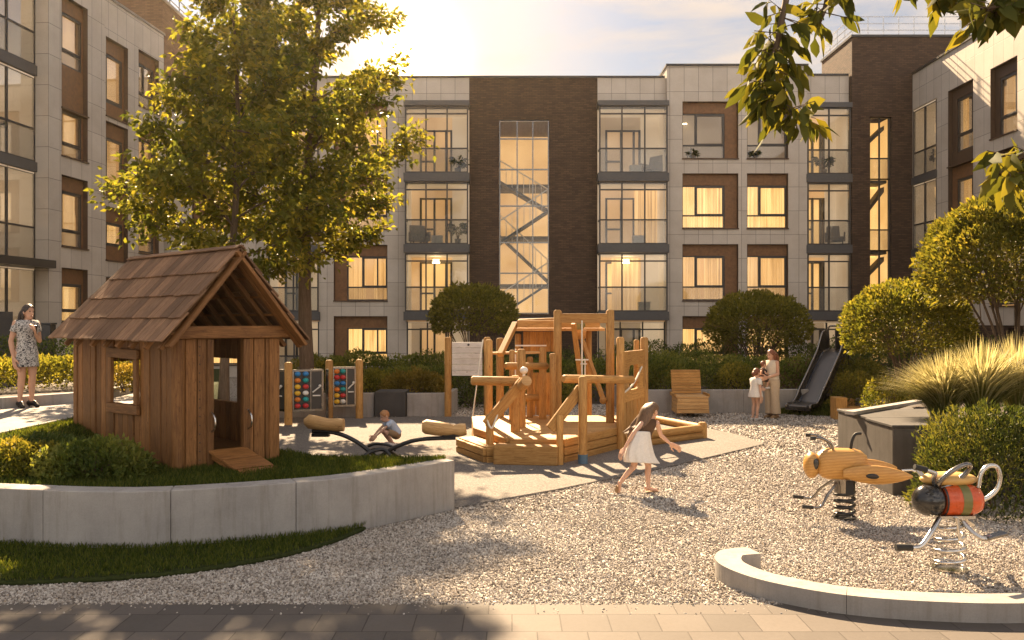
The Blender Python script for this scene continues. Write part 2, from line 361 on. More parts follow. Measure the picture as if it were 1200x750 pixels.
def printdress():
    t=NT('cloth_print'); o=t.coord('Object'); v=t.noise(o,26,2,.5,2.5); c=t.ramp(v,[(.44,(.028,.028,.034)),(.50,(.5,.48,.45))]); t.set(c,.8,0,.2); M['cloth_print']=t.m
printdress()
# ================================================================== SETTING
YF=37.2
def fx(px): return (px-600)*YF/FP
def fz(py): return H-(py-375)*YF/FP
def struct(o): o['kind']='structure'; return o
def sheet(name,poly,z,m,uvrot=0):
    b=MB(); c,s=math.cos(uvrot),math.sin(uvrot)
    b.add([(p[0],p[1],z) for p in poly],[tuple(range(len(poly)))],[[(p[0]*c-p[1]*s,p[0]*s+p[1]*c) for p in poly]]); return struct(b.build(name,m))
sheet('ground',[(-60,-15),(60,-15),(60,95),(-60,95)],0,M['gravel_bed'])
sheet('pavement',[(-40,-6),(40,-6),(40,7.42),(-40,7.55)],.006,M['paver'])
MATP=[(-.72,11.25),(.6,12.35),(2.2,13.9),(3.7,15.5),(5.02,16.95),(4.9,18.2),(4.4,19.5),(2.3,22.0),(-1.5,21.7),(-6.2,21.4),(-7.2,19),(-6,14),(-3.0,11.6)]
mb=MB(); mb.prism(MATP,.0,.035); struct(mb.build('play_surface',M['mat_surface'],bevel=.012))
# front face of the curved retaining wall
WF=crom([(-9.6,10.15,0),(-7.6,9.72,0),(-5.6,9.33,0),(-4.5,9.16,0),(-3.69,9.22,0),(-2.45,9.68,0),(-1.7,10.18,0),(-.75,11.2,0)],10)
wx=np.array([p.x for p in WF]); wy=np.array([p.y for p in WF])
def yf(x): return float(np.interp(x,wx,wy))
def wall_thing(pts,h,t,joints,name,label,cat,m,z0=0,bev=.012,side=1,gap=.004):
    """a wall along pts (its front face), thickness t to the left of travel, cut by hairline joints"""
    pts=[V(p) for p in pts]; n=len(pts); off=[]
    for i in range(n):
        d=(pts[min(i+1,n-1)]-pts[max(i-1,0)]).normalized(); off.append(pts[i]+V((-d.y,d.x,0))*t*side)
    b=MB(); st=[0]+[j for j in joints]+[n-1]
    for a,c in zip(st,st[1:]):
        fr=[p.copy() for p in pts[a:c+1]]; bk=[p.copy() for p in off[a:c+1]]
        if a>0: d=(fr[1]-fr[0]).normalized()*gap; fr[0]+=d; bk[0]+=d
        poly=[(p.x,p.y) for p in fr]+[(p.x,p.y) for p in reversed(bk)]
        if side<0: poly=poly[::-1]
        b.prism(poly,z0,h)
    o=b.build(name,m,bevel=bev); return tag(o,label,cat)
wall_thing(WF,.65,.27,[12,24,40,50],'retaining_wall','curved pale concrete retaining wall holding the lawn below the wooden playhouse','wall',M['concrete'])
# lawn terrace behind the wall
YB=[(-22,30),(-9,27),(-8,24),(-7,20),(-6.3,16.2),(-5.2,13.95),(-2.75,11.62),(-.85,11.42)]
def yb(x): return float(np.interp(x,[p[0] for p in YB],[p[1] for p in YB]))
def sm(t): t=min(1,max(0,t)); return t*t*(3-2*t)
def terr(x,y):
    f=yf(max(x,-9.6)); return .615+.325*sm((-4.9-x)/1.7)*sm((y-f-.4)/1.6)+(.012*mnoise.noise(V((x*1.5,y*1.5,0))))
b=MB(); NX,NY=90,24; xs=[-22+ (22-.85)*(i/(NX-1))**.6 for i in range(NX)]; vs=[]
for x in xs:
    f=yf(max(x,-9.6))+.2; g=yb(x)
    for j in range(NY): y=f+(g-f)*j/(NY-1); vs.append((x,y,terr(x,y)))
    vs.append((x,g+.12,.3)); vs.append((x,g+.15,-.05))
K=NY+2; b.add(vs,[(i*K+j,(i+1)*K+j,(i+1)*K+j+1,i*K+j+1) for i in range(NX-1) for j in range(K-1)],None,None,True)
struct(b.build('lawn',M['grass_floor']))
LAWNS=[(-9,8.45)]
STRIP=crom([(-9,8.1,0),(-5.2,7.98,0),(-4.1,8.06,0),(-3.3,8.28,0),(-2.55,8.76,0),(-2.05,9.35,0),(-1.72,10.1,0)],8)
SPOLY=[(p.x,p.y) for p in STRIP]+[(p.x,p.y) for p in reversed(WF) if p.x<-1.72]
b=MB(); b.prism(SPOLY,0,.05); struct(b.build('lawn',M['grass_floor'],bevel=.02))
PATHP=[(-6.84,11.3),(-6.8,13.3),(-6.7,16),(-7.2,20),(-9,24),(-10,24),(-8.0,19),(-7.75,16.3),(-8.05,15.7),(-8.8,14.7),(-11.2,11.6),(-8.2,10.75)]
b=MB(); b.prism(PATHP,.7,.965); struct(b.build('path',M['path_stone']))
wall_thing([(-8.2,10.68,0),(-6.84,11.3,0),(-6.8,13.3,0),(-6.7,16,0),(-7.2,20,0)],.99,.07,[],'path_edging','thin pale stone edging between the grey path and the lawn by the playhouse','edging',M['concrete_kerb'],.6)
wall_thing([(-11.6,11.1,0),(-10.2,12.85,0),(-8.8,14.7,0),(-8.05,15.7,0),(-7.8,16.3,0),(-8.0,19,0),(-9,22,0)],1.15,.16,[2,4],'planter_kerb','low concrete kerb in front of the flowering hedge behind the woman in the print dress','kerb',M['concrete_kerb'],.7)
sheet('soil',[(-11.7,11.3),(-10.3,13),(-8.95,14.85),(-8.2,15.8),(-7.95,16.4),(-8.15,19),(-9.2,22),(-16,27),(-20,24),(-16,14)],1.06,M['soil'])
# kerb ring round the spring riders
KR=crom([(2.40,8.72,0),(2.10,8.60,0),(1.97,8.25,0),(2.06,7.88,0),(2.32,7.53,0),(2.82,7.20,0),(3.5,7.03,0),(4.3,7.0,0),(5.4,7.2,0),(6.4,7.7,0)],7)
wall_thing(KR,.17,.25,[35,49],'ring_kerb','low rounded concrete kerb curling round the gravel bed of the spring riders','kerb',M['concrete_kerb'],0,.014)
# back planters
wall_thing([(-6.2,21.75,0),(-4.7,21.72,0),(-3.53,21.82,0)],.62,.2,[1],'planter_wall','light concrete planter wall behind the colourful play panels','wall',M['concrete'])
b=MB(); b.bx(-3.5,-2.72,21.7,22.6,0,.66); tag(b.build('concrete_block',M['concrete_dark'],bevel=.015),'dark grey block seat between two light planter walls behind the squatting boy','seat')
wall_thing([(-2.70,21.95,0),(-1.62,22.1,0),(-1.5,23.6,0)],.60,.2,[],'planter_wall','short light concrete planter wall left of the white notice board','wall',M['concrete'])
wall_thing([(2.95,24.6,0),(3.0,22.85,0),(4.6,22.8,0),(6.2,22.85,0),(8.0,23.0,0)],.62,.2,[2,3],'planter_wall','long grey planter wall behind the wooden lounger and the mother','wall',M['concrete'])
sheet('soil',[(-7,21.95),(-3.6,22),(-1.8,22.2),(-1.7,36.8),(-7,36.8)],.45,M['soil'])
sheet('soil',[(3.1,23.1),(8.1,23.2),(16.8,19),(16.8,36.8),(3.1,36.8)],.45,M['soil'])
sheet('soil',[(-1.6,25.2),(3.0,25.2),(3.0,36.8),(-1.6,36.8)],.02,M['soil'])
# right planter: two dark slate boxes and a pale coping
b=MB(); b.bx(5.40,5.98,12.10,13.0,0,1.0); b.bx(5.40,7.6,12.1,12.16,0,.99)
b2=MB(); b2.bx(5.47,6.0,13.02,14.2,0,1.0)
t=thing('planter_box','dark slate planter box nearest the camera, beside the big spiky bush','planter',(5.4,12.1,0))
def sub(name,mbx,mat,par,bevel=0,**k):
    o=par; 
    L=Matrix.Translation(o.location).inverted() if not o.rotation_euler.z else (Matrix.Translation(o.location)@Matrix.Rotation(o.rotation_euler.z,4,'Z')).inverted()
    mbx.xf(lambda p:L@p); return mbx.build(name,mat,par,bevel,**k)
b=MB(); b.bx(5.40,6.75,12.10,13.0,0,.96); sub('shell',b,M['slate_box'],t,.012)
b=MB(); b.bx(5.385,6.765,12.085,13.015,.963,1.0); sub('coping',b,M['concrete_dark'],t,.006)
t=thing('planter_box','dark slate planter box standing behind the front one, next to the wooden bee','planter',(5.47,13.05,0))
b=MB(); b.bx(5.46,6.9,13.05,14.3,0,.96); sub('shell',b,M['slate_box'],t,.012)
b=MB(); b.bx(5.445,6.915,13.035,14.315,.963,1.0); sub('coping',b,M['concrete_dark'],t,.006)
b=MB(); b.bar((5.3,13.4,1.03),(7.3,15.3,1.03),.16,.055); tag(b.build('coping_plank',M['concrete_kerb'],bevel=.006),'pale sunlit coping plank lying across the dark planter boxes towards the feather grass','plank')
sheet('soil',[(6.76,12.2),(6.92,14.4),(7.1,15.2),(9,17.6),(20,17.6),(20,12.2)],.94,M['soil'])
b=MB(); b.bx(6.78,20,12.12,12.3,0,.93); b.bar((7.0,15.2,.45),(9,17.7,.45),.2,.9); b.bar((9,17.75,.45),(20,17.75,.45),.2,.9); tag(b.build('planter_wall',M['slate_box']),'dark planter wall under the feather grass, mostly behind the spiky bush','wall')

# ================================================================== BUILDINGS
def wallcells(b,u0,u1,z0,z1,ops,y0=0,th=.4,mi=0):
    us=sorted({u0,u1,*[min(max(o[0],u0),u1) for o in ops],*[min(max(o[1],u0),u1) for o in ops]})
    for a,c in zip(us,us[1:]):
        if c-a<1e-4: continue
        m=(a+c)/2; cuts=sorted((max(o[2],z0),min(o[3],z1)) for o in ops if o[0]<m<o[1]); z=z0
        for p,q in cuts:
            if p>z+1e-4: b.cell(a,c,y0,y0+th,z,p,mi)
            z=max(z,q)
        if z1>z+1e-4: b.cell(a,c,y0,y0+th,z,z1,mi)
def window(par,op,gl,curt,y0=0,mull=(.32,),rail=.30,pan='panel_brown',room='room_warm',fr='metal_frame',open_right=False):
    """op: wall opening, gl: glazed part of it (u0,u1,z0,z1); the rest of the opening is a cladding panel"""
    a,c,p,q=op; g0,g1,h0,h1=gl; y=y0+.20; w=.055
    f=MB()
    for s in ((g0,g1,h1-w,h1),(g0,g1,h0,h0+w),(g0,g0+w,h0+w,h1-w),(g1-w,g1,h0+w,h1-w)): f.cell(s[0],s[1],y,y+.08,s[2],s[3])
    zr=h0+(h1-h0)*rail; f.cell(g0+w,g1-w,y+.004,y+.076,zr-.03,zr+.03)
    for k,m in enumerate(mull):
        u=g0+(g1-g0)*m; f.cell(u-.03,u+.03,y+.006,y+.074,zr+.03,h1-w)
        s0,s1=(u+.03,g1-w) if m<.5 else (g0+w,u-.03)
        if k==0:
            for s in ((s0,s1,h1-w-.05,h1-w),(s0,s1,zr+.03,zr+.08),(s0,s0+.045,zr+.08,h1-w-.05),(s1-.045,s1,zr+.08,h1-w-.05)): f.cell(s[0],s[1],y-.02,y+.06,s[2],s[3])
    o=f.build('window',M[fr],par)
    g=MB(); g.cell(g0+w,g1-w,y+.035,y+.045,zr,h1-w); g.build('pane',M['glass'],o)
    g=MB(); g.cell(g0+w,g1-w,y+.033,y+.047,h0+w,zr-.002); g.build('lower_pane',M['glass_low' if curt!='curtain_bright' else 'glass'],o)
    b=MB(); hasp=False
    if q-h1>.05: b.cell(a,c,y-.03,y+.06,h1+.002,q); hasp=True
    if g0-a>.05: b.cell(a,g0-.002,y-.028,y+.058,p,h1); hasp=True
    if c-g1>.05: b.cell(g1+.002,c,y-.028,y+.058,p,h1); hasp=True
    if h0-p>.05: b.cell(g0,g1,y-.026,y+.056,p,h0-.002); hasp=True
    if hasp: b.build('cladding_panel',M[pan],o)
    b=MB(); b.cell(a-.02,c+.02,y0-.05,y0+.19,p-.05,p-.002)
    b.cell(a+.002,a+.02,y0+.005,y-.03,p,q-.002); b.cell(c-.02,c-.002,y0+.005,y-.03,p,q-.002); b.cell(a+.02,c-.02,y0+.005,y-.03,q-.02,q-.002)
    b.build('reveal',M['panel_umber'],o)
    b=MB(); b.cell(g0-.2,g1+.2,y+1.4,y+1.45,h0-.4,h1+.3); b.build('room_wall',M[room],o)
    if curt:
        b=MB(); n=int((g1-g0)*26); rings=[]; gap=random.choice((0,.04,.10,.22)) if curt!='curtain_bright' else random.choice((0,0,.05))
        mid=g0+(g1-g0)*random.uniform(.4,.6); ph=random.random()*9
        for s0,s1 in ((g0+.03,mid-gap),(mid+gap*.5,g1-.03)):
            pts=[(s0+(s1-s0)*k/n, y+.22+.035*math.sin(k*1.25+ph+.8*math.sin(k*.31))) for k in range(n+1)]
            vs=[(u,v,z) for z in (h0+.02,h1) for u,v in pts]; m=n+1
            b.add(vs,[(k,k+1,m+k+1,m+k) for k in range(n)],[[(pts[k][0],0),(pts[k+1][0],0),(pts[k+1][0],2),(pts[k][0],2)] for k in range(n)],None,True)
        b.build('curtain',M[curt],o)
    else:
        for k in range(3): b=MB(); b.ell((g0+(g1-g0)*(.12+.06*k),y+.7+.25*k,h1-.28+.06*k),(.03,.03,.03),n=8,m=6); b.build('ceiling_lamp',M['lamp_glow'],o)
    return o
def bay(par,u0,u1,floors,proj,style,dep=1.5,npane=3,side_r=True,roof=True,y0=0,transom=True):
    """stack of glazed balconies; floors: (z_slab_bottom, z_slab_top, z_ceiling, railing height); proj: how far it stands out"""
    W=u1-u0; y=y0-proj
    for fi,(zb,zt,zc,zr) in enumerate(floors):
        st=style[fi]
        s=MB(); s.cell(u0-.05,u1+.05,y-.06,y0+dep,zb,zt); o=s.build('balcony',M['slab_grey'],par)
        f=MB(); w=.05
        us=[u0+W*k/npane for k in range(npane+1)]; us[0]+=.03; us[-1]-=.03
        for u in us: f.cell(u-.03,u+.03,y,y+.07,zt,zc)
        for z in [zt+.03,zt+zr,zc-.03]+([zc-.34] if transom else []):
            for a,c in zip(us,us[1:]): f.cell(a+.03,c-.03,y+.004,y+.066,z-.03,z+.03)
        if proj>.2:
            for ue in (us[0],us[-1]):
                for z in (zt+.03,zt+zr,zc-.03): f.cell(ue-.026,ue+.026,y+.07,y0-.01,z-.028,z+.028)
        f.build('balcony_frame',M['metal_frame'],o)
        g=MB()
        for a,c in zip(us,us[1:]): g.cell(a+.03,c-.03,y+.03,y+.038,zt+zr+.03,zc-.06)
        if proj>.2:
            for ue in (us[0],us[-1]): g.cell(ue-.004,ue+.004,y+.08,y0-.01,zt+.06,zc-.06)
        g.build('pane',M['glass'],o)
        g=MB()
        for a,c in zip(us,us[1:]): g.cell(a+.03,c-.03,y+.028,y+.04,zt+.06,zt+zr-.03)
        g.build('lower_pane',M['glass_low'],o)
        # inside: back wall with a glazed door and window, side walls, ceiling
        r=MB(); d0,d1,dz=u0+W*.16,u0+W*.70,zt+2.25 if zc-zt>2.5 else zc-.3
        yb_=y0+dep-.06
        r.cell(u0+.06,d0,yb_-.12,yb_,zt,zc); r.cell(d0,d1,yb_-.12,yb_,dz,zc)
        r.build('inner_wall',M[st[0]],o); r=MB(); r.cell(d1,u1-.06,yb_-.12,yb_,zt,zc); r.cell(u0+.0,u0+.06,y0+.02,yb_,zt,zc); r.cell(u1-.06,u1,y0+.02,yb_,zt,zc); r.cell(u0+.06,u1-.06,y0-.0,yb_-.12,zc-.05,zc-.002)
        r.build('side_wall',M['room_plain'],o)
        d=MB(); k3=d0+(d1-d0)*.42; k4=d0+(d1-d0)*.78
        for a in (d0,k3,k4,d1-.09): d.cell(a,a+.09,yb_-.18,yb_-.06,zt,dz)
        for a,c in ((d0+.09,k3),(k3+.09,k4),(k4+.09,d1-.09)):
            d.cell(a,c,yb_-.15,yb_-.07,dz-.07,dz); d.cell(a,c,yb_-.15,yb_-.07,zt,zt+.1); 
        d.cell(d0+.09,k3,yb_-.15,yb_-.07,zt+.8,zt+.88)
        d.build('door',M['metal_frame'],o)
        q=MB(); q.cell(d0,d1,yb_+.02,yb_+.05,zt,dz); q.build('lit_room',M[st[1]],o)
        if len(st)>2 and st[2]:
            q=MB(); n=20; a,c=u0+W*st[2][0],u0+W*st[2][1]
            pts=[(a+(c-a)*k/n,yb_-.3+.04*math.sin(k*1.6)) for k in range(n+1)]
            q.add([(u,v,z) for z in (zt+.05,zc-.1) for u,v in pts],[(k,k+1,n+2+k,n+1+k) for k in range(n)],[[(pts[k][0],0),(pts[k+1][0],0),(pts[k+1][0],2),(pts[k][0],2)] for k in range(n)],None,True)
            q.build('curtain',M['curtain_warm'],o)
        if len(st)>3:
            q=MB(); q.lathe([(.02,.16),(.14,.16),(.17,.0),(.02,.0)],(u0+W*.45,y0+.7,zc-.35),14); q.build('lamp',M['lamp_glow'],o)
    if roof:
        s=MB(); zt=floors[-1][2]; s.cell(u0-.05,u1+.05,y-.06,y0+dep,zt+.002,zt+.22); s.build('balcony_roof',M['slab_grey'],par)

# ---- front building -------------------------------------------------------
FB=thing('apartment_building','four storey apartment building of pale cladding and dark brick closing the courtyard','building',(0,YF,0))
ZP=fz(91.5); ZPT=fz(80)
rows=[(fz(168+0),fz(123)),]
ROW=[dict(top=11.94,g1=11.45,g0=9.48),dict(top=8.83,g1=8.33,g0=6.46),dict(top=5.77,g1=5.28,g0=3.34),dict(top=2.66,g1=2.15,g0=.55)]
b=MB(); ops=[]
def col(a,c): return [(fx(a),fx(c),r['g0'],r['top']) for r in ROW]
o1=col(225,286); o2=col(391,454)
wallcells(b,-15.3,fx(315),0,ZP,o1); b.build('wall',M['cladding'],FB); b=MB(); wallcells(b,fx(374),fx(476.5),0,ZP,o2)
b.build('wall',M['cladding'],FB)
for a in ((fx(315),fx(374),0,.4,11.72,ZP),(fx(476.5),fx(550),-.02,.4,11.9,ZP),(fx(700),fx(780),-.02,.4,11.9,ZP),(fx(943),fx(994.5),-.02,.4,11.72,fz(89))): b=MB(); b.cell(*a); b.build('wall',M['cladding'],FB)
b=MB(); wallcells(b,fx(550),fx(700),0,ZP-.0,[(fx(585),fx(643.5),fz(368),fz(140)),(fx(612),fx(650),0,2.35)],0,.4); b.build('brick_wall',M['brick_dark'],FB)
b=MB(); o3=col(798,863); o4=col(873,921); wallcells(b,fx(780),fx(943),0,ZPT,o3+o4,-.32,.55); b.cell(fx(780),fx(786),.23,4,11.0,ZPT); b.cell(fx(937),fx(943),.23,4,11,ZPT)
b.build('wall',M['cladding'],FB)
b=MB()
for a,c,z,y in ((-15.3,fx(700),ZP,-.06),(fx(700),fx(780)-.04,ZP,-.06),(fx(943)+.04,fx(994),fz(89),-.06),(fx(780)-.04,fx(943)+.04,ZPT,-.38)): b.cell(a,c-.003,y,.46,z+.002,z+.09)
b.cell(fx(780)-.04,fx(780)+.25,.47,4,ZPT+.002,ZPT+.09)
b.build('parapet_cap',M['metal_dark'],FB)
b=MB(); b.cell(-15.3,fx(994),.42,13,12.3,12.5); b.cell(fx(780)+.3,fx(943)-.3,.3,6,12.5,13.0); b.build('roof',M['concrete'],FB)
b=MB(); b.cell(-15.3,fx(580),2.6,13,0,12.29); b.cell(fx(650),fx(994),2.6,13,0,12.29); b.cell(fx(580),fx(650),4.6,13,0,12.29); b.build('core',M['interior_plain'],FB)
for k,r in enumerate(ROW):
    cu=['curtain_dim','curtain_warm','curtain_warm','curtain_bright'][k]
    window(FB,o1[k],(o1[k][0]+.5,o1[k][1],r['g0'],r['g1']),cu,mull=(.38,.72))
    window(FB,o2[k],(o2[k][0]+.55,o2[k][1],r['g0'],r['g1']),['curtain_warm','curtain_warm','curtain_warm','curtain_bright'][k],mull=(.38,.74))
    cu=[None,'curtain_bright','curtain_warm','curtain_bright'][k]; rm=['room_dim','room_warm','room_warm','room_bright'][k]
    window(FB,o3[k],(o3[k][0],o3[k][1]-.55,r['g0'],r['g1']),cu,-.32,room=rm)
    window(FB,o4[k],(o4[k][0],o4[k][1],r['g0'],r['g1']),cu,-.32,room=rm)
SL=[(-.1,.02,2.42,.9),(2.47,2.85,5.36,1.05),(5.38,5.74,8.42,1.05),(8.44,8.80,11.68,1.05)]
warm=('room_soft','room_warm'); 
bay(FB,fx(476.5),fx(549.5),SL[:1],0.0,[('room_dim','room_warm')],roof=False)
bay(FB,fx(476.5),fx(549.5),SL[1:],.62,[('room_warm','room_bright',None,1),('room_soft','room_warm'),('room_soft','room_warm')])
bay(FB,fx(700.5),fx(779.5),SL[:1],0.0,[('room_dim','room_dim')],roof=False)
bay(FB,fx(700.5),fx(779.5),SL[1:],.62,[('room_warm','room_bright',(.25,.7),1),('room_soft','room_warm',(.6,.95)),('room_dim','room_soft')])
bay(FB,fx(943.5),fx(994),SL[:1],0.0,[('room_dim','room_dim')],roof=False,npane=2)
bay(FB,fx(943.5),fx(994),SL[1:],.30,[('room_warm','room_bright'),('room_warm','room_bright'),('room_warm','room_bright')],npane=2)
bay(FB,fx(315),fx(374),SL[:1],0.0,[('room_dim','room_dim')],roof=False,npane=2)
bay(FB,fx(315),fx(374),SL[1:],.12,[('room_soft','room_dim'),('room_soft','room_warm'),('room_soft','room_warm')],npane=2)
# stair window
u0,u1,z0,z1=fx(585),fx(643.5),fz(368),fz(140); f=MB(); w=.05
us=[u0+.025,fx(606),fx(624.5),u1-.025]; zs=[z0+.03,fz(320),fz(284),fz(241),fz(198),fz(162),z1-.03]
for u in us: f.cell(u-.025,u+.025,.12,.20,z0,z1)
for z in zs:
    for a,c in zip(us,us[1:]): f.cell(a+.025,c-.025,.124,.196,z-.03,z+.03)
SW=f.build('stair_window',M['steel_dark'],FB)
g=MB()
for a,c in zip(us,us[1:]):
    for p,q in zip(zs,zs[1:]): g.cell(a+.025,c-.025,.155,.163,p+.03,q-.03)
g.build('pane',M['glass'],SW)
b=MB(); b.cell(u0-.3,u1+.3,4.5,4.56,z0-.3,z1+.2); b.cell(u0-.36,u0-.3,.42,4.5,z0-.3,z1+.2); b.cell(u1+.3,u1+.36,.42,4.5,z0-.3,z1+.2); b.build('stairwell_wall',M['room_stair'],SW)
b=MB(); rr=MB()
for k,(za,zb_) in enumerate(((fz(372),fz(330)),(fz(330),fz(270)),(fz(285),fz(243)),(fz(243),fz(205)))):
    x0,x1=(u0-.1,u1+.1) if k%2==0 else (u1+.1,u0-.1); y=1.0+.9*(k%2)
    b.bar((x0,y,za),(x1,y,zb_),1.1,.09,up=(0,0,1))
    rr.bar((x0,y-.5,za+.95),(x1,y-.5,zb_+.95),.04,.05)
    for j in range(9):
        q=(j+.5)/9; X=x0+(x1-x0)*q; Z=za+(zb_-za)*q; rr.bar((X,y-.5,Z+.05),(X,y-.5,Z+.93),.025,.025)
for zl in (fz(330),fz(270),fz(205)): b.cell(u0-.28,u1+.28,2.6,4.4,zl-.16,zl)
b.build('stair',M['slab_grey'],SW); rr.build('stair_railing',M['white_paint'],SW)
b=MB(); b.cell(fx(598),fx(664),-1.3,-.003,2.42,2.62); b.build('canopy',M['slab_grey'],FB)
b=MB(); b.cell(fx(612),fx(650),.2,.28,0,2.35); b.build('entrance_door',M['metal_dark'],FB)

# ---- brick stair tower in the right corner ---------------------------------
TB=thing('brick_tower','tall dark brick stair tower with one slim lit window strip in the right corner','tower',(fx(995),YF-.32,0))
ox=fx(995); ZT=fz(45)-.05
b=MB(); wallcells(b,0,23-ox,0,ZT,[(fx(1016)-ox,fx(1041)-ox,.6,fz(139))],0,.4); b.cell(0,.4,.4,3.6,0,ZT); b.cell(.4,23-ox,3.2,3.6,0,ZT); b.build('wall',M['brick_dark'],TB)
b=MB(); b.cell(-.05,23-ox,-.05,3.65,ZT+.002,ZT+.1); b.build('roof',M['metal_dark'],TB)
b=MB(); zr=ZT+.1
for z in (zr+.22,zr+.5,zr+.8): b.bar((.05,.05,z),(22-ox,.05,z),.03,.03); b.bar((.05,.07,z),(.05,3.6,z),.03,.03)
for k in range(12): x=.05+k*(22-ox)/11; b.bar((x,.05,zr),(x,.05,zr+.8),.035,.035)
for k in range(1,5): b.bar((.05,.05+k*.88,zr),(.05,.05+k*.88,zr+.8),.035,.035)
b.build('roof_railing',M['steel'],TB)
wz=[.6,2.75,5.5,8.6,fz(139)]; u0,u1=fx(1016)-ox,fx(1041)-ox
for k,(p,q) in enumerate(zip(wz,wz[1:])):
    f=MB()
    for u in (u0+.03,(u0+u1)/2,u1-.03): f.cell(u-.03,u+.03,.14,.21,p+.03,q-.03)
    for z in (p,p+.9,q-.0): f.cell(u0,u1,.144,.206,z-.028,z+.028)
    o=f.build('window',M['metal_frame'],TB); g=MB(); g.cell(u0+.06,u1-.06,.17,.178,p+.93,q-.03); g.build('pane',M['glass'],o)
    g=MB(); g.cell(u0+.06,u1-.06,.17,.178,p+.03,p+.87); g.build('lower_pane',M['glass_low'],o)
    g=MB(); g.cell(u0-.2,u1+.2,1.6,1.65,p-.2,q+.1); g.cell(u1-.02,u1+.2,.42,1.6,p,q); g.build('room_wall',M['room_bright'],o)
    g=MB(); g.bar((u0-.1,1.0,p+1.4),(u1+.1,1.0,q-.2),.6,.14); g.cell(u0,u1,.45,1.5,p-.13,p); g.build('stair',M['slab_grey'],o)

# ---- left wing --------------------------------------------------------------
LT=V((.09,1)).normalized(); lrz=math.atan2(LT.y,LT.x)
LB=thing('apartment_building','left apartment wing with dark glazed bays at the frame edge and narrow brown windows','building',(-15.37,28.3,0),lrz)
wA=[(.70,2.23,8.1,13.6),(.70,2.23,5.0,7.45),(.70,2.23,2.4,4.28)]
wB=[(3.54,5.09,10.15,13.1),(3.54,5.09,7.1,9.95),(3.54,5.09,4.75,6.75),(3.54,5.09,2.3,4.1)]
wC=[(5.86,7.5,11.1,13.35),(5.86,7.5,8.2,10.3),(5.86,7.5,5.2,7.2)]
b=MB(); wallcells(b,0,3.28,0,15.25,wA,0,.45); b.cell(-.001,.4,.451,1.6,0,15.2)
wallcells(b,3.28,7.9,0,14.55,wB+wC,.10,.35); b.cell(7.5,7.9,.451,3,0,14.5); b.build('wall',M['cladding'],LB)
b=MB(); b.cell(-9,3.34,-.05,.5,15.252,15.34); b.cell(3.343,7.95,.05,.5,14.552,14.64); b.build('parapet_cap',M['concrete_kerb'],LB)
b=MB(); b.cell(-9,7.9,.46,9,14.0,14.3); b.build('roof',M['concrete'],LB); b=MB(); b.cell(-9,7.4,2.7,9,0,13.9); b.build('core',M['interior_plain'],LB)
for (a,c,p,q),gz,cu in ((( .70,2.23,9.75,13.6),(11.28,13.1),'curtain_warm'),((.70,2.23,8.1,9.75),(8.12,9.72),'curtain_warm'),(wA[1],(5.02,6.95),'curtain_warm'),(wA[2],(2.42,3.75),'curtain_bright')):
    p2=gz[0] if gz[0]<11 else 9.75
    window(LB,(a,c,p2,q),(a+.02,c-.08,gz[0],gz[1]),cu,0,mull=(.16,),rail=.28)
for k,o in enumerate(wB): window(LB,o,(o[0]+.02,o[1]-.1,o[2]+.55,o[3]-.55),['curtain_warm','curtain_warm','curtain_bright','curtain_warm'][k],.1,mull=(.2,),rail=.04)
for k,o in enumerate(wC): window(LB,o,(o[0]+.02,o[1]-.1,o[2]+.05,o[3]-.45),['curtain_dim','curtain_warm','curtain_warm'][k],.1,mull=(.5,))
bay(LB,-8.2,-.02,[(4.2,4.45,7.38,1.1),(7.4,7.72,10.55,1.1),(10.58,10.92,13.7,1.1)],0.0,[('room_warm','room_bright',(.8,.95),1),('room_soft','room_warm',(.75,.95)),('room_soft','room_warm',(.72,.95))],dep=1.9,npane=6,y0=.45,transom=False)
bay(LB,-8.2,-.02,[(.9,1.1,4.18,1.0)],0.0,[('room_warm','room_warm')],dep=1.9,npane=6,y0=.45,roof=False,transom=False)
b=MB(); b.cell(-8.2,-.02,.42,.85,13.95,15.25); b.build('wall',M['cladding'],LB)
b=MB(); b.cell(-8.2,.03,-.25,.38,4.2,4.46); b.build('canopy',M['metal_dark'],LB)
b=MB(); b.cell(-6,-1.55,.15,.22,1.3,2.75); b.build('screen_panel',M['slab_grey'],LB)
LTW=thing('brick_tower','warm brick stair tower with a roof railing rising behind the left wing','tower',(-15.35,37.4,0))
b=MB(); b.cell(-7,0,0,3.4,0,16.55); b.build('wall',M['brick_warm'],LTW)
b=MB(); b.cell(-7.05,.06,-.06,3.46,16.552,16.66); b.build('roof',M['concrete_kerb'],LTW)
b=MB()
for z in (16.95,17.3): b.bar((-.1,0,z),(-.1,3.4,z),.035,.035); b.bar((-7,0.02,z),(-.12,.02,z),.035,.035)
for k in range(4): b.bar((-.1,.02+1.1*k,16.66),(-.1,.02+1.1*k,17.3),.04,.04)
b.build('roof_railing',M['steel_dark'],LTW)

# ---- right wing -------------------------------------------------------------
RB=thing('apartment_building','right apartment wing of pale cladding catching the low sun on its upper corner','building',(17.3,37.2-.34,0),-PI/2)
rows=[(9.02,11.56),(6.05,8.5),(3.0,5.45)]
rA=[(3.0,4.85,6.02,11.56),(3.0,4.85,3.0,5.4)]; rBc=[(6.0,7.65,p,q) for p,q in rows]; rC=[(9.0,10.7,p,q) for p,q in rows]; rD=[(12.5,14.2,p,q) for p,q in rows]
b=MB(); wallcells(b,0.0,22,2.3,13.08,[(.02,2.1,0,11.55)]+rA+rBc+rC+rD,0,.4); b.cell(0,.02,-.0,.4,0,2.29); b.build('wall',M['cladding'],RB)
b=MB(); wallcells(b,2.1,22,0,2.298,[(3.4,4.6,.5,2.0),(7.0,8.4,0,2.2),(11,12.4,.5,2.0)],.03,.36); b.build('brick_wall',M['brick_dark'],RB)
b=MB(); 
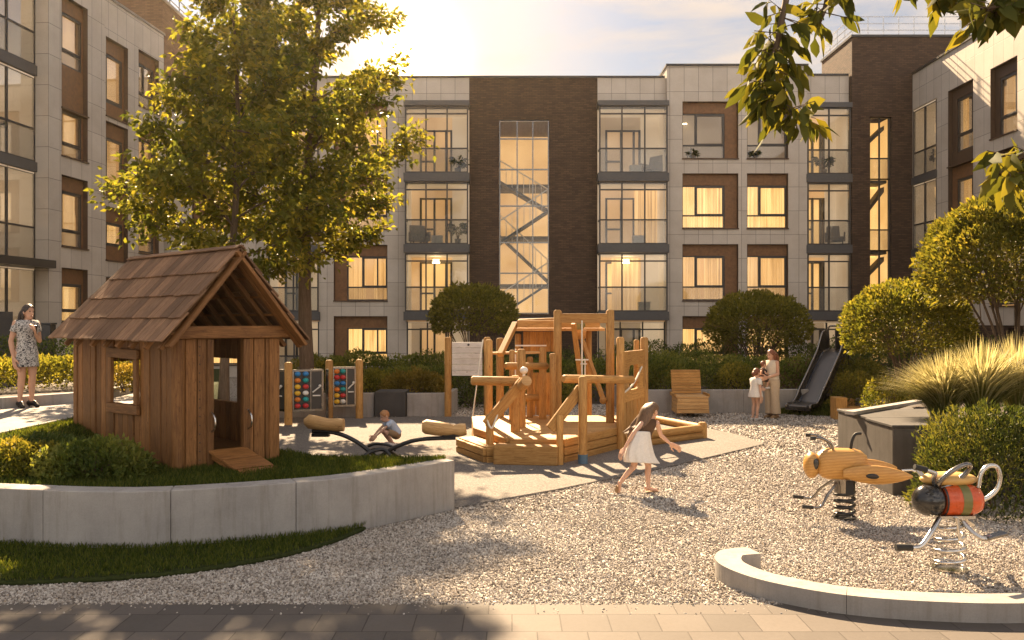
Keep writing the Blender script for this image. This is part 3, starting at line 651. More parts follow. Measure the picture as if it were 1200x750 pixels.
for a,c in ((3.4,4.6),(7.0,8.4),(11,12.4)): b.cell(a,c,.3,.34,.2,2.25)
b.build('ground_window',M['metal_frame'],RB)
b=MB(); b.cell(0,22,-.06,.46,13.082,13.17); b.build('parapet_cap',M['metal_dark'],RB)
b=MB(); b.cell(0,22,.42,12,12.3,12.5); b.build('roof',M['concrete'],RB); b=MB(); b.cell(0,22,2.7,12,0,12.29); b.build('core',M['interior_plain'],RB)
window(RB,(3.0,4.85,8.55,11.56),(3.36,4.8,9.06,11.15),'curtain_warm',mull=(.8,),rail=.3,pan='panel_umber')
window(RB,(3.0,4.85,6.02,8.55),(3.36,4.8,6.07,8.0),'curtain_warm',mull=(.8,),rail=.3,pan='panel_brown')
window(RB,rA[1],(3.36,4.8,3.05,4.95),'curtain_warm',mull=(.8,),pan='panel_umber')
for cc in (rBc,rC,rD):
    for k,o in enumerate(cc): window(RB,o,(o[0]+.3,o[1]-.04,o[2]+.03,o[3]-.42),['curtain_warm','curtain_warm','curtain_dim'][k],mull=(.78,),rail=.3,pan='panel_umber')
bay(RB,.06,2.08,[(2.3,2.6,5.2,1.05),(5.22,5.52,8.28,1.05),(8.3,8.6,11.5,1.05)],.0,[('room_dim','room_warm'),('room_soft','room_bright'),('room_soft','room_bright')],npane=2,roof=False,transom=False)
# ================================================================== VEGETATION
def unit(a): return a/np.maximum(np.linalg.norm(a,axis=1,keepdims=True),1e-9)
def leaf_mesh(name,P,D,Nn,L,W,mat,parent=None,rnd=None,detail=False,fold=.25,curl=.0):
    n=len(P); P=np.asarray(P,float); D=unit(np.asarray(D,float)); S=unit(np.cross(D,Nn)); U=np.cross(S,D)
    L=np.broadcast_to(np.asarray(L,float),(n,))[:,None]; W=np.broadcast_to(np.asarray(W,float),(n,))[:,None]
    if not detail:
        pts=[P, P+D*L*.42-S*W*.5+U*W*fold, P+D*L-U*L*curl, P+D*L*.42+S*W*.5+U*W*fold]; fc=[(0,2,1),(0,3,2)]
    else:
        m1=P+D*L*.30; m2=P+D*L*.62-U*L*curl*.45; tp=P+D*L-U*L*curl
        pts=[P,m1-S*W*.42+U*W*fold*.8,m2-S*W*.40+U*W*fold*.7,tp,m2+S*W*.40+U*W*fold*.7,m1+S*W*.42+U*W*fold*.8,m1,m2]
        fc=[(0,6,1),(1,6,7),(1,7,2),(2,7,3),(0,5,6),(5,4,7),(5,7,6),(4,3,7)]
    k=len(pts); V_=np.stack(pts,1).reshape(-1,3); F=(np.arange(n)[:,None,None]*k+np.array(fc)[None]).reshape(-1,3)
    me=bpy.data.meshes.new(name); me.vertices.add(len(V_)); me.vertices.foreach_set('co',V_.ravel())
    me.loops.add(F.size); me.loops.foreach_set('vertex_index',F.ravel().astype(np.int32)); me.polygons.add(len(F))
    me.polygons.foreach_set('loop_start',np.arange(0,F.size,3,dtype=np.int32)); me.polygons.foreach_set('loop_total',np.full(len(F),3,np.int32)); me.update()
    if rnd is None: rnd=rng.random(n)
    a=me.attributes.new('rnd','FLOAT','FACE'); a.data.foreach_set('value',np.repeat(rnd,len(fc)).astype(np.float32))
    if detail: me.polygons.foreach_set('use_smooth',np.ones(len(F),bool))
    me.materials.append(mat); o=bpy.data.objects.new(name,me); COL.objects.link(o)
    if parent: o.parent=parent
    return o
def rdir(n): return unit(rng.normal(size=(n,3)))
def tree(loc,h,crown0,rx,label,lean=(0,0),nl=13000,leaf=(.17,.085),seed=1,trunk_r=.16,shape=.42,shift=(0,0),limbs=26,taper=.8):
    """trunk, limbs that leave it at a rising angle, twigs and leaves on the twigs"""
    rs=np.random.default_rng(seed); T=thing('tree',label,'tree',loc)
    b=MB(); top=h
    def axis(z): t=z/top; return V((lean[0]*t+.12*math.sin(t*5+seed)+shift[0]*max(0,t-.2),lean[1]*t+.1*math.cos(t*4+seed)-.1+shift[1]*max(0,t-.2),z))
    zs=np.linspace(-.1,top*.96,12); b.tube([axis(z) for z in zs],[trunk_r*(1.25 if i==0 else 1)*(1-.93*(z+.1)/top)+.012 for i,z in enumerate(zs)],10)
    tips=[]
    for k in range(limbs):
        t=(k+.5)/limbs; z0=crown0*.82+(top*.93-crown0*.82)*t**1.05; az=k*2.39996+rs.uniform(-.3,.3)
        zz=(z0-crown0*.82)/(top-crown0*.82); env=min(1,.62+1.6*zz)*(1-max(0,zz-.18)/.82)**taper
        L=rx*1.08*max(.20,env)*rs.uniform(.8,1.12); up=rs.uniform(.45,.85)+.5*zz
        p0=axis(z0); d=V((math.cos(az),math.sin(az),up*.9)).normalized(); pts=[p0]
        for s in range(1,6):
            q=s/5; pts.append(p0+V((math.cos(az)*L*q,math.sin(az)*L*q,up*L*q*(1.0-.35*q)))+V(rs.normal(size=3))*.06*L*.3)
        r0=max(.02,trunk_r*(1-.9*z0/top)*.5); b.tube(pts,[r0*(1-.82*i/5) for i in range(6)],6,caps=False)
        for s in range(2,6):
            for m in range(4 if s<5 else 5):
                a2=az+rs.uniform(-1.3,1.3); l2=L*rs.uniform(.16,.38)+.25; e=pts[s]+V((math.cos(a2)*l2,math.sin(a2)*l2,l2*rs.uniform(-.25,.75)))
                md=(pts[s]+e)/2+V(rs.normal(size=3))*.05
                b.tube([pts[s],md,e],[r0*.28+.004,r0*.18+.003,.003],4,caps=False); tips.append((pts[s],md,e))
    b.build('trunk',M['bark'],T)
    w=np.array([(t[2]-t[0]).length for t in tips]); idx=rs.choice(len(tips),nl,p=w/w.sum()); q=rs.random(nl)**.75
    A=np.array([[*t[0]] for t in tips]); B_=np.array([[*t[1]] for t in tips]); C=np.array([[*t[2]] for t in tips])
    P=(1-q)[:,None]**2*A[idx]+(2*q*(1-q))[:,None]*B_[idx]+(q*q)[:,None]*C[idx]
    clump=rs.normal(size=(len(tips),3))*.05; P+=rs.normal(size=(nl,3))*.13+clump[idx]
    D=unit(C[idx]-A[idx])*.6+rs.normal(size=(nl,3))*.6; D[:,2]-=.35
    sz=rs.uniform(.65,1.2,nl); tr=rs.random(len(tips))
    leaf_mesh('crown',P,D,rs.normal(size=(nl,3))+np.array([0,0,1.2]),leaf[0]*sz,leaf[1]*sz,M['leaf_tree'],T,np.clip(.5*rs.random(nl)+.5*tr[idx],0,1),curl=.15)
    return T
tree((at(363,22.4),22.4,.3),12.7,4.2,2.42,'broadleaf courtyard tree with a bare trunk rising right of the playhouse roof',nl=17500,leaf=(.195,.105),seed=3,trunk_r=.19,shift=(.25,0),limbs=30)
tree((at(270,19.5),19.5,.7),9.5,2.9,2.25,'broadleaf courtyard tree directly behind the playhouse roof, its trunk mostly hidden',nl=16000,leaf=(.185,.10),seed=11,trunk_r=.10,shift=(.15,0),limbs=30,taper=1.05)

def round_tree(name,loc,cz,r,label,mat,nl=6500,stems=11,leaf=(.075,.034),sq=.85,base_r=.25,seed=1):
    """multi stemmed topiary: stems fan out from the base into a clipped round crown"""
    rs=np.random.default_rng(seed); T=thing(name,label,'tree',loc); b=MB()
    for k in range(stems):
        a=k*2.4+rs.uniform(-.3,.3); e=V((math.cos(a)*r*rs.uniform(.25,.75),math.sin(a)*r*rs.uniform(.25,.75),cz-r*sq*rs.uniform(-.1,.4))); s=V((math.cos(a)*base_r*.4,math.sin(a)*base_r*.4,-.05))
        m=s.lerp(e,.5)+V((math.cos(a)*-.08,math.sin(a)*-.08,.1)); b.tube(crom([s,m,e],4),[.035-.022*i/8 for i in range(9)],6,caps=False)
        for j in range(4):
            a2=rs.uniform(0,6.28); b.tube([m.lerp(e,.2+.2*j),e+V((math.cos(a2)*r*.3,math.sin(a2)*r*.3,r*.25))],[.012,.004],4,caps=False)
    b.build('trunk',M['bark'],T)
    d=unit(rs.normal(size=(nl,3))); d[:,2]=np.where(d[:,2]<-.55,-d[:,2]*.6,d[:,2]); d=unit(d)
    lump=np.array([mnoise.noise(V(p*2.6+seed)) for p in d])*.11+np.array([mnoise.noise(V(p*7+seed)) for p in d])*.09
    rad=r*(1+lump)*(1-.38*rs.random(nl)**2.2); P=d*rad[:,None]*np.array([1,1,sq])+np.array([0,0,cz]); P+=rs.normal(size=P.shape)*.02
    D=d*.75+rs.normal(size=(nl,3))*.55+np.array([0,0,.35]); sz=rs.uniform(.7,1.3,nl)
    leaf_mesh('crown',P,D,rs.normal(size=(nl,3)),leaf[0]*sz,leaf[1]*sz,M[mat],T,np.clip(.7*rs.random(nl)+2.0*lump+.15,0,1))
    return T
round_tree('round_tree',(at(555,28),28,.1),zy(374,28),1.42,'clipped round tree directly behind the wooden climbing frame','leaf_lit_olive',8500,9,(.12,.058),.72,seed=2)
round_tree('round_tree',(at(888,30),30,.3),zy(382,30)-.3,1.72,'clipped round tree with open fanning stems behind the mother','leaf_lit_olive',11500,14,(.12,.058),.68,seed=5)
round_tree('round_tree',(at(1062,20),20,.5),zy(386,20)-.5,1.42,'clipped round tree with golden tips between slide and feather grass','leaf_round',14000,14,(.095,.046),.76,seed=8)
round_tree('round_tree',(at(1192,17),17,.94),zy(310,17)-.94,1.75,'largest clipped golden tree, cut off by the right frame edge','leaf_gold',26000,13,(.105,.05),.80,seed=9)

def shrub(name,loc,size,label,mat,nl=2500,leaf=(.07,.035),cat='shrub',seed=0,lumps=.22,group=None,spiky=.35,base=True):
    """mound of leaves: size (rx,ry,h), lumpy outline, leaves thinning inwards"""
    rs=np.random.default_rng(seed+100); T=thing(name,label,cat,loc,0,group); rx,ry,h=size; b=MB()
    for k in range(9):
        a=rs.uniform(0,6.28); q=rs.uniform(.2,.75); b.tube([(math.cos(a)*rx*q*.3,math.sin(a)*ry*q*.3,-.03),(math.cos(a)*rx*q*.6,math.sin(a)*ry*q*.6,h*.4),(math.cos(a)*rx*q,math.sin(a)*ry*q,h*.8)],[.012,.008,.003],4,caps=False)
    b.build('stem',M['bark'],T)
    th=rs.uniform(0,6.28,nl); u=rs.random(nl); zz=u**.8; rr=np.sqrt(np.maximum(0,1-zz**2.4))
    d=np.stack([np.cos(th)*rr,np.sin(th)*rr,zz],1); sc=3.2
    lump=np.array([mnoise.noise(V((p[0]*rx*sc*.6+seed,p[1]*ry*sc*.6,p[2]*h*sc*.6))) for p in d]); l2=np.array([mnoise.noise(V((p[0]*rx*7+seed,p[1]*ry*7,p[2]*h*7))) for p in d])
    k=(1+lumps*lump+.14*l2)*(1-.42*rs.random(nl)**2); P=d*np.array([rx,ry,h])*k[:,None]; P+=rs.normal(size=P.shape)*.015; P[:,2]=np.maximum(P[:,2],.0)
    D=d*np.array([1/rx,1/ry,1.2/h])*.5*min(rx,h)+rs.normal(size=(nl,3))*.5+np.array([0,0,spiky]); sz=rs.uniform(.65,1.3,nl)
    leaf_mesh('foliage',P,D,rs.normal(size=(nl,3))+np.array([0,0,.5]),leaf[0]*sz,leaf[1]*sz,M[mat],T,np.clip(.6*rs.random(nl)+.7*lump+.25,0,1),curl=.1)
    return T
def hedge(loc,size,label,mat,nl,seed,rz=0,leaf=(.085,.042)):
    """long clipped hedge with a bumpy top: size (length,depth,height)"""
    rs=np.random.default_rng(seed+200); L,W,h=size; T=thing('hedge',label,'hedge',loc,rz); b=MB()
    for k in range(int(L*3)):
        x=rs.uniform(-L/2,L/2); y=rs.uniform(-W/3,W/3); b.tube([(x,y,-.03),(x+rs.normal()*.08,y,h*.85)],[.014,.004],4,caps=False)
    b.build('stem',M['bark'],T)
    x=rs.uniform(-L/2,L/2,nl); th=rs.uniform(-.15,PI+.15,nl); ex=.55; cy=np.sign(np.cos(th))*np.abs(np.cos(th))**ex; cz=np.abs(np.sin(th))**ex
    hh=np.array([mnoise.noise(V((q*.9+seed,0,0)))*.22+mnoise.noise(V((q*2.9+seed,3,0)))*.14 for q in x]); lump=np.array([mnoise.noise(V((a*2.2+seed,b_*2.5,c*2.5))) for a,b_,c in zip(x,cy*W/2,cz*h)])
    k=(1+.2*lump)*(1-.4*rs.random(nl)**2.2); P=np.stack([x+rs.normal(size=nl)*.05,cy*W/2*k,cz*h*k*(1+hh)],1)
    D=np.stack([rs.normal(size=nl)*.5,cy*.6+rs.normal(size=nl)*.4,cz*.6+.3+rs.normal(size=nl)*.4],1); sz=rs.uniform(.65,1.3,nl)
    leaf_mesh('foliage',P,D,rs.normal(size=(nl,3)),leaf[0]*sz,leaf[1]*sz,M[mat],T,np.clip(.6*rs.random(nl)+.7*lump+.25,0,1),curl=.1)
    return T
# back hedges, left of the climbing frame
hedge((at(448,27),27,.4),(5.0,1.5,.95),'long green hedge behind the light planter walls, left of the notice board','leaf_hedge',9500,1)
hedge((at(452,25.2),25.2,.42),(3.9,1.3,.62),'lower hedge in front of the long green hedge beside the play panels','leaf_hedge',6500,2)
shrub('shrub',(at(488,23.3),23.3,.44),(.98,.7,.66),'sunlit golden shrub in the planter just left of the notice board','leaf_yellow',3600,(.085,.045),seed=1)
shrub('shrub',(at(370,24.5),24.5,.42),(1.0,.8,.95),'golden green shrub at the foot of the bare tree trunk','leaf_gold',3000,(.09,.045),seed=2)
shrub('shrub',(at(335,24.2),24.2,.42),(.7,.7,.62),'small green shrub left of the bare tree trunk','leaf_hedge',1800,(.09,.045),seed=3)
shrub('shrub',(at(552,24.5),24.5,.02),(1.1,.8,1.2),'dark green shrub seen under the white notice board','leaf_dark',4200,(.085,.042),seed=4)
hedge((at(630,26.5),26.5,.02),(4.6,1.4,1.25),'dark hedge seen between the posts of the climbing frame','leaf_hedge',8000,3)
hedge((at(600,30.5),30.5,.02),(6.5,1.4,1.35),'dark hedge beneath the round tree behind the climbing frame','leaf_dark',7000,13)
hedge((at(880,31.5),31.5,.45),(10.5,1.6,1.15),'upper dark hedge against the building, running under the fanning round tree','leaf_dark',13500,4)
hedge((at(842,24.6),24.6,.45),(5.2,1.5,.92),'front hedge in the planter right behind the wooden lounger','leaf_hedge',9000,5)
hedge((at(775,28),28,.3),(3.4,1.5,1.1),'hedge behind the right posts of the climbing frame','leaf_hedge',5200,6)
shrub('shrub',(at(940,24.6),24.6,.45),(.85,.7,.85),'dusty pink shrub between the mother and the metal slide','leaf_pink',2600,(.08,.035),seed=6)
shrub('shrub',(at(1006,23.6),23.6,.3),(.85,.8,1.15),'yellow green shrub beside the top of the metal slide','leaf_gold',3600,(.08,.04),seed=7)
shrub('shrub',(at(1003,21.9),21.9,.3),(.62,.6,.8),'bright green shrub behind the wooden block stools','leaf_gold',2400,(.07,.036),seed=8)
shrub('shrub',(at(1042,19.2),19.2,.5),(.62,.6,.66),'low light green shrub under the golden tipped round tree','leaf_round',2200,(.07,.036),seed=9)
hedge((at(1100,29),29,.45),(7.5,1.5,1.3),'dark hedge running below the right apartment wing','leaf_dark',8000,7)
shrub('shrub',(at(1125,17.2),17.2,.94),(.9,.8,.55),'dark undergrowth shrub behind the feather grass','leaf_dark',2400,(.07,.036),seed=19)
shrub('shrub',(at(432,24.0),24.0,.44),(.75,.6,.62),'rounded olive green shrub above the dark grey block seat','leaf_lit_olive',2600,(.08,.042),seed=31)
shrub('shrub',(at(640,25.0),25.0,.02),(.85,.6,.85),'rounded olive shrub seen between the tall posts of the climbing frame','leaf_lit_olive',2600,(.085,.042),seed=32)
shrub('shrub',(at(772,25.3),25.3,.3),(.80,.6,.90),'rounded light green shrub left of the lounger, against the hedge','leaf_lit_olive',2600,(.085,.042),seed=33)
shrub('shrub',(at(862,23.9),23.9,.45),(.70,.5,.72),'rounded olive shrub between the lounger and the mother','leaf_lit_olive',2400,(.08,.042),seed=34)
# left bed by the woman
hedge((at(30,17.6),17.6,1.06),(4.3,1.3,.62),'low hedge with yellow flower tips behind the woman in the print dress','leaf_lit_olive',7500,8,R(40))
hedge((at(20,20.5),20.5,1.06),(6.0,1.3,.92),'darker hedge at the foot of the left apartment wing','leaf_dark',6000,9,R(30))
shrub('shrub',(at(150,17.0),17.0,1.08),(.6,.5,.5),'flowering shrub seen through the window of the playhouse','leaf_yellow',1600,(.07,.04),seed=10)
# terrace bushes by the playhouse
shrub('shrub',(at(112,10.15),10.15,.62),(.66,.40,.44),'dark glossy leafed shrub in front of the playhouse side wall','leaf_hedge',3600,(.062,.032),seed=11)
shrub('shrub',(at(28,10.35),10.35,.63),(.62,.42,.36),'pale green shrub on the lawn at the left frame edge','leaf_round',3000,(.055,.028),seed=12)
shrub('shrub',(at(52,11.0),11.0,.70),(.62,.45,.30),'low shrub on the lawn behind the pale green one','leaf_dark',1800,(.055,.028),seed=14)
# spiky bush in front of the slate planter, and feather grass
shrub('shrub',(at(1172,11.15),11.15,0),(1.12,.78,1.42),'big spiky dark green bush to the right of the slate planter boxes','leaf_bush',12500,(.085,.02),seed=13,spiky=.6)
def feather(loc,label,nb,h,spread,seed,lean):
    rs=np.random.default_rng(seed); T=thing('feather_grass',label,'ornamental grass',loc)
    for nm,n,hl,wd,mt in (('blades',nb,.8,.012,'plume_base'),('plumes',int(nb*.9),1.1,.016,'plume')):
        a=rs.uniform(0,6.28,n); r0=.16*np.sqrt(rs.random(n)); B0=np.stack([np.cos(a)*r0,np.sin(a)*r0*.8,np.zeros(n)],1)
        out=rs.random(n)**.8*spread*(1 if nm=='plumes' else .75); L=h*hl*rs.uniform(.7,1.1,n); dr=np.stack([np.cos(a),np.sin(a),np.zeros(n)],1)*out[:,None]+np.array(lean)[None]*rs.uniform(.4,1.2,n)[:,None]
        S=5; q=np.linspace(0,1,S+1); pts=B0[:,None,:]+np.stack([dr*t**1.7 for t in q],1)*1.0; pts[:,:,2]+=L[:,None]*(q-.42*np.minimum(1.2,np.linalg.norm(dr,axis=1)/h)[:,None]*q**2.6)
        side=unit(np.cross(dr,np.array([0,0,1.]))+1e-6); ww=wd*(np.array([.5,.7,.9,1.0,.8,.05]) if nm=='plumes' else np.array([1,1,.9,.7,.4,.05]))
        vs=np.concatenate([pts-side[:,None,:]*ww[None,:,None]*.5,pts+side[:,None,:]*ww[None,:,None]*.5],1).reshape(-1,3)
        K=2*(S+1); F=np.array([[k,S+1+k,S+2+k,k+1] for k in range(S)])[None]+np.arange(n)[:,None,None]*K; F=F.reshape(-1,4)
        me=bpy.data.meshes.new(nm); me.from_pydata(vs.tolist(),[],F.tolist()); at_=me.attributes.new('rnd','FLOAT','FACE'); at_.data.foreach_set('value',np.repeat(rs.random(n),S).astype(np.float32))
        me.materials.append(M[mt]); o=bpy.data.objects.new(nm,me); COL.objects.link(o); o.parent=T
    return T
feather((at(1106,13.1),13.1,.94),'left clump of golden feather grass leaning over the slate planter',1300,1.0,.85,1,(-.22,-.05,0))
feather((at(1150,12.9),12.9,.94),'middle clump of golden feather grass above the spiky bush',1400,1.15,.85,2,(.02,-.05,0))
feather((at(1195,13.2),13.2,.94),'right clump of golden feather grass at the frame edge',1400,1.2,.85,3,(.10,-.05,0))

# overhanging foreground tree: trunk stands right of the frame, limbs reach in above
def overhang():
    T=thing('overhanging_tree','large leaved foreground tree whose twigs hang into the top right corner','tree',(3.7,4.3,0))
    o=V((3.7,4.3,0)); b=MB(); b.tube(crom([(0,0,-.1),(.05,.05,1.6),(-.05,0,3.2),(-.2,-.1,4.6),(-.3,-.1,6)],5),[.16-.006*i for i in range(21)],10)
    def p(px,py,D): return V((at(px,D),D,zy(py,D)))-o
    limbs=[]
    limbs.append([V((-.1,0,4.0)),p(1120,-90,4.2),p(1020,-75,4.1),p(935,-45,4.0),p(920,6,3.98),p(912,45,3.96),p(905,75,3.95),p(906,100,3.95),p(920,122,3.95),p(932,136,3.95)])
    limbs.append([p(1000,-72,4.1),p(975,-30,4.2),p(968,5,4.2),p(960,28,4.2)])
    limbs.append([V((-.1,0,3.9)),p(1180,-60,4.0),p(1120,-22,3.9),p(1085,-8,3.9)])
    limbs.append([V((-.1,0,3.8)),p(1230,-30,3.7),p(1185,2,3.6),p(1150,12,3.6)])
    limbs.append([V((0,0,3.0)),p(1290,120,3.4),p(1235,165,3.4),p(1195,185,3.4),p(1172,205,3.4)])
    limbs.append([V((-.1,0,4.2)),p(1150,-120,4.4),p(1075,-60,4.4),p(1062,-12,4.4)])
    P=[];D=[];tw=[]
    segs=[(0,.46,1.0,78),(1,.35,1,22),(2,.5,1,34),(3,.4,1,40),(4,.55,1,26),(5,.75,1,5)]
    for i,l in enumerate(limbs):
        c=crom(l,6); b.tube(c,[.018*(1-.75*k/len(c))+.003 for k in range(len(c))],6,caps=False)
        _,t0,t1,n=segs[i]
        for k in range(n):
            t=t0+(t1-t0)*((k+.5)/n); q=c[min(len(c)-1,int(t*(len(c)-1)))]; a=rng.uniform(0,6.28); l2=rng.uniform(.03,.15)
            e=q+V((math.cos(a)*l2,math.sin(a)*l2,rng.uniform(-.09,.05))); b.tube([q,e],[.003,.0018],4,caps=False)
            for m in range(3): P.append(q.lerp(e,.55+.22*m)); D.append(((e-q)*rng.uniform(.3,1)+V(rng.normal(size=3))*.06+V((0,0,-rng.uniform(.05,.16)))))
    b.build('trunk',M['bark'],T); n=len(P); sz=rng.uniform(.6,1.15,n)
    leaf_mesh('crown',np.array([[*q] for q in P]),np.array([[*q] for q in D]),rng.normal(size=(n,3))+np.array([0,-.4,.4]),.125*sz,.052*sz,M['leaf_over'],T,detail=True,fold=.18,curl=.18)
    # rest of the crown, above and right of the frame
    n=2600; d=rdir(n); Q=d*(rng.random(n)**.4)[:,None]*np.array([1.5,1.4,1.1])+np.array([.6,.2,6.0])
    leaf_mesh('crown',Q,d+rng.normal(size=(n,3))*.5-np.array([0,0,.4]),rng.normal(size=(n,3)),.125,.05,M['leaf_over'],T,curl=.15)
overhang()

# grass blades
def blades(name,P,h,w,lean=.35):
    n=len(P); D=np.stack([rng.normal(size=n)*lean,rng.normal(size=n)*lean,np.ones(n)],1); hh=h*rng.uniform(.5,1.25,n)
    o=leaf_mesh(name,P,D,rng.normal(size=(n,3)),hh,w,M['grass_blade'],fold=.1,curl=.2); o['kind']='stuff'; return o
n=42000; x=rng.uniform(-9,-1.7,n); y=rng.uniform(7.9,11,n); k=inpoly(x,y,SPOLY); blades('grass',np.stack([x[k],y[k],np.full(k.sum(),.048)],1),.07,.012)
n=90000; x=rng.uniform(-9,-.9,n); fy=np.interp(x,wx,wy)+.29; by=np.interp(x,[p[0] for p in YB],[p[1] for p in YB])+.05; y=fy+(by-fy)*rng.random(n)
k=(y<17)&~inpoly(x,y,PATHP)&(rng.random(n)<np.minimum(1,(by-fy)/5+.12))&(x>-7.4)
k&=~inpoly(x,y,[(-4.1,10.75),(-3.2,11.5),(-5.3,13.5),(-6.3,12.7)])
P=np.array([(a,c,terr(a,c)-.003) for a,c in zip(x[k],y[k])]); blades('grass',P,.075,.013)
# small grass mound under the slide
b=MB(); rings=[]
for i in range(6):
    q=i/5; rings.append([(8.6+1.7*(1-q)*math.cos(2*PI*j/28)*(1+.05*math.sin(3*j)),23.0+1.1*(1-q)*math.sin(2*PI*j/28),.001+.22*sm(q*1.6)) for j in range(28)])
b.loft(rings); struct(b.build('mound',M['grass_floor']))
n=9000; a=rng.uniform(0,6.28,n); r=np.sqrt(rng.random(n)); x=8.6+1.7*r*np.cos(a); y=23+1.1*r*np.sin(a); z=np.array([.22*sm((1-q)*1.6) for q in r]); blades('grass',np.stack([x,y,z],1),.10,.02)

# loose gravel stones on the gravel bed
def gravel_field():
    def field(n,y0,y1,half): 
        y=y0+(y1-y0)*rng.random(n); x=(rng.random(n)*2-1)*(half*y+.6); return x,y
    xs=[];ys=[];sz=[]
    for n,y0,y1,s in ((200,7.2,7.5,.02),(110000,7.45,11.0,.0215),(90000,11,15.5,.029),(60000,15.5,25,.043)):
        x,y=field(n,y0,y1,.64); k=~inpoly(x,y,MATP)&~inpoly(x,y,SPOLY)&~((x<-.70)&(y>np.interp(x,wx,wy)-.01)&(y<13.8))&~((x<-5)&(y>9))
        k&=~inpoly(x,y,[(5.38,12.07),(5.45,14.32),(7.05,15.25),(9,17.8),(24,17.8),(24,12.07)])&~((y>21.7)&(x<-1.5))&~((y>22.8)&(x>2.9))
        xs.append(x[k]);ys.append(y[k]);sz.append(s*rng.uniform(.55,1.35,k.sum()))
    x=np.concatenate(xs);y=np.concatenate(ys);s=np.concatenate(sz)
    krp=[(p.x,p.y) for p in KR]; dmin=np.full(len(x),9.)
    for a,c in zip(krp,krp[1:]):
        dx,dy=c[0]-a[0],c[1]-a[1]; L=math.hypot(dx,dy); t=((x-a[0])*dx+(y-a[1])*dy)/(L*L); cr=((x-a[0])*-dy+(y-a[1])*dx)/L
        hit=(t>-.02)&(t<1.02)&(cr>-.01)&(cr<.26); dmin[hit]=0
    k=dmin>1; x,y,s=x[k],y[k],s[k]
    me=bpy.data.meshes.new('gravel'); me.vertices.add(len(x)); me.vertices.foreach_set('co',np.stack([x,y,s*.18],1).ravel())
    a=me.attributes.new('size','FLOAT','POINT'); a.data.foreach_set('value',s.astype(np.float32))
    o=bpy.data.objects.new('gravel',me); COL.objects.link(o); o['kind']='stuff'
    g=bpy.data.node_groups.new('gravel','GeometryNodeTree'); g.interface.new_socket('Geometry',in_out='INPUT',socket_type='NodeSocketGeometry'); g.interface.new_socket('Geometry',in_out='OUTPUT',socket_type='NodeSocketGeometry')
    N=g.nodes; i=N.new('NodeGroupInput'); u=N.new('NodeGroupOutput'); ic=N.new('GeometryNodeMeshIcoSphere'); ic.inputs['Radius'].default_value=.5; ic.inputs['Subdivisions'].default_value=1
    sp=N.new('GeometryNodeSetPosition'); rv0=N.new('FunctionNodeRandomValue'); rv0.data_type='FLOAT_VECTOR'; rv0.inputs[0].default_value=(-.12,-.12,-.12); rv0.inputs[1].default_value=(.12,.12,.12)
    g.links.new(ic.outputs[0],sp.inputs['Geometry']); g.links.new(rv0.outputs[0],sp.inputs['Offset'])
    sm_=N.new('GeometryNodeSetMaterial'); sm_.inputs['Material'].default_value=M['gravel_stone']; g.links.new(sp.outputs[0],sm_.inputs[0])
    ip=N.new('GeometryNodeInstanceOnPoints'); g.links.new(i.outputs[0],ip.inputs['Points']); g.links.new(sm_.outputs[0],ip.inputs['Instance'])
    rr=N.new('FunctionNodeRandomValue'); rr.data_type='FLOAT_VECTOR'; rr.inputs[0].default_value=(0,0,0); rr.inputs[1].default_value=(6.28,6.28,6.28); g.links.new(rr.outputs[0],ip.inputs['Rotation'])
    rs_=N.new('FunctionNodeRandomValue'); rs_.data_type='FLOAT_VECTOR'; rs_.inputs[0].default_value=(.8,.6,.5); rs_.inputs[1].default_value=(1.5,1.1,.8); rs_.inputs['Seed'].default_value=4
    na=N.new('GeometryNodeInputNamedAttribute'); na.inputs['Name'].default_value='size'; vm=N.new('ShaderNodeVectorMath'); vm.operation='SCALE'; g.links.new(rs_.outputs[0],vm.inputs[0]); g.links.new(na.outputs[0],vm.inputs['Scale']); g.links.new(vm.outputs[0],ip.inputs['Scale'])
    g.links.new(ip.outputs[0],u.inputs[0]); md=o.modifiers.new('stones','NODES'); md.node_group=g
gravel_field()
# ================================================================== PLAYHOUSE
PC=V((-4.19,10.6,.62)); F_=V((.766,.643,0)); S_=V((-.743,.669,0))
def ph(p): return F_*p.x+S_*p.y+V((0,0,p.z))
PH=thing('playhouse','wooden playhouse with a steep shingle roof, open gable and small entry ramp','playhouse',PC)
W,L=1.35,3.09
def put(name,b,m,par=PH,bevel=.006): b.xf(ph); return b.build(name,M[m] if isinstance(m,str) else m,par,bevel)
def planks(b,axis,a0,a1,z0,z1,pos,holes=(),out=-1,wid=.155,skip=()):
    n=max(1,round((a1-a0)/wid)); w=(a1-a0)/n
    for k in range(n):
        u0,u1=a0+k*w+.006,a0+(k+1)*w-.006; pr=random.choice((0,0,.012,.02)); t=.036
        segs=[(z0-random.uniform(0,.02),z1)]
        for h in holes:
            if u1>h[0] and u0<h[1]: segs=[(z0-random.uniform(0,.02),h[2]),(h[3],z1)]
        for p,q in segs:
            if axis=='y': b.bx(pos+min(0,out*pr),pos+min(0,out*pr)+t,u0,u1,p,q)
            else: b.bx(u0,u1,pos+min(0,out*pr),pos+min(0,out*pr)+t,p,q)
hole=(1.03,1.74,.74,1.36)
b=MB(); planks(b,'y',.06,L,-.02,1.66,0.0,[hole]); put('side_wall',b,'wood_cabin')
b=MB(); planks(b,'y',.06,L,-.02,1.66,W-.036,[(1.0,1.8,.70,1.32)],1); put('side_wall',b,'wood_cabin')
b=MB(); planks(b,'x',.12,.42,-.02,1.63,-.0); planks(b,'x',.86,W-.02,-.02,1.63,-.0); put('front_wall',b,'wood_cabin')
b=MB(); planks(b,'x',.0,W,-.02,1.63,L-.03,[(.38,1.06,.58,1.24)]); 
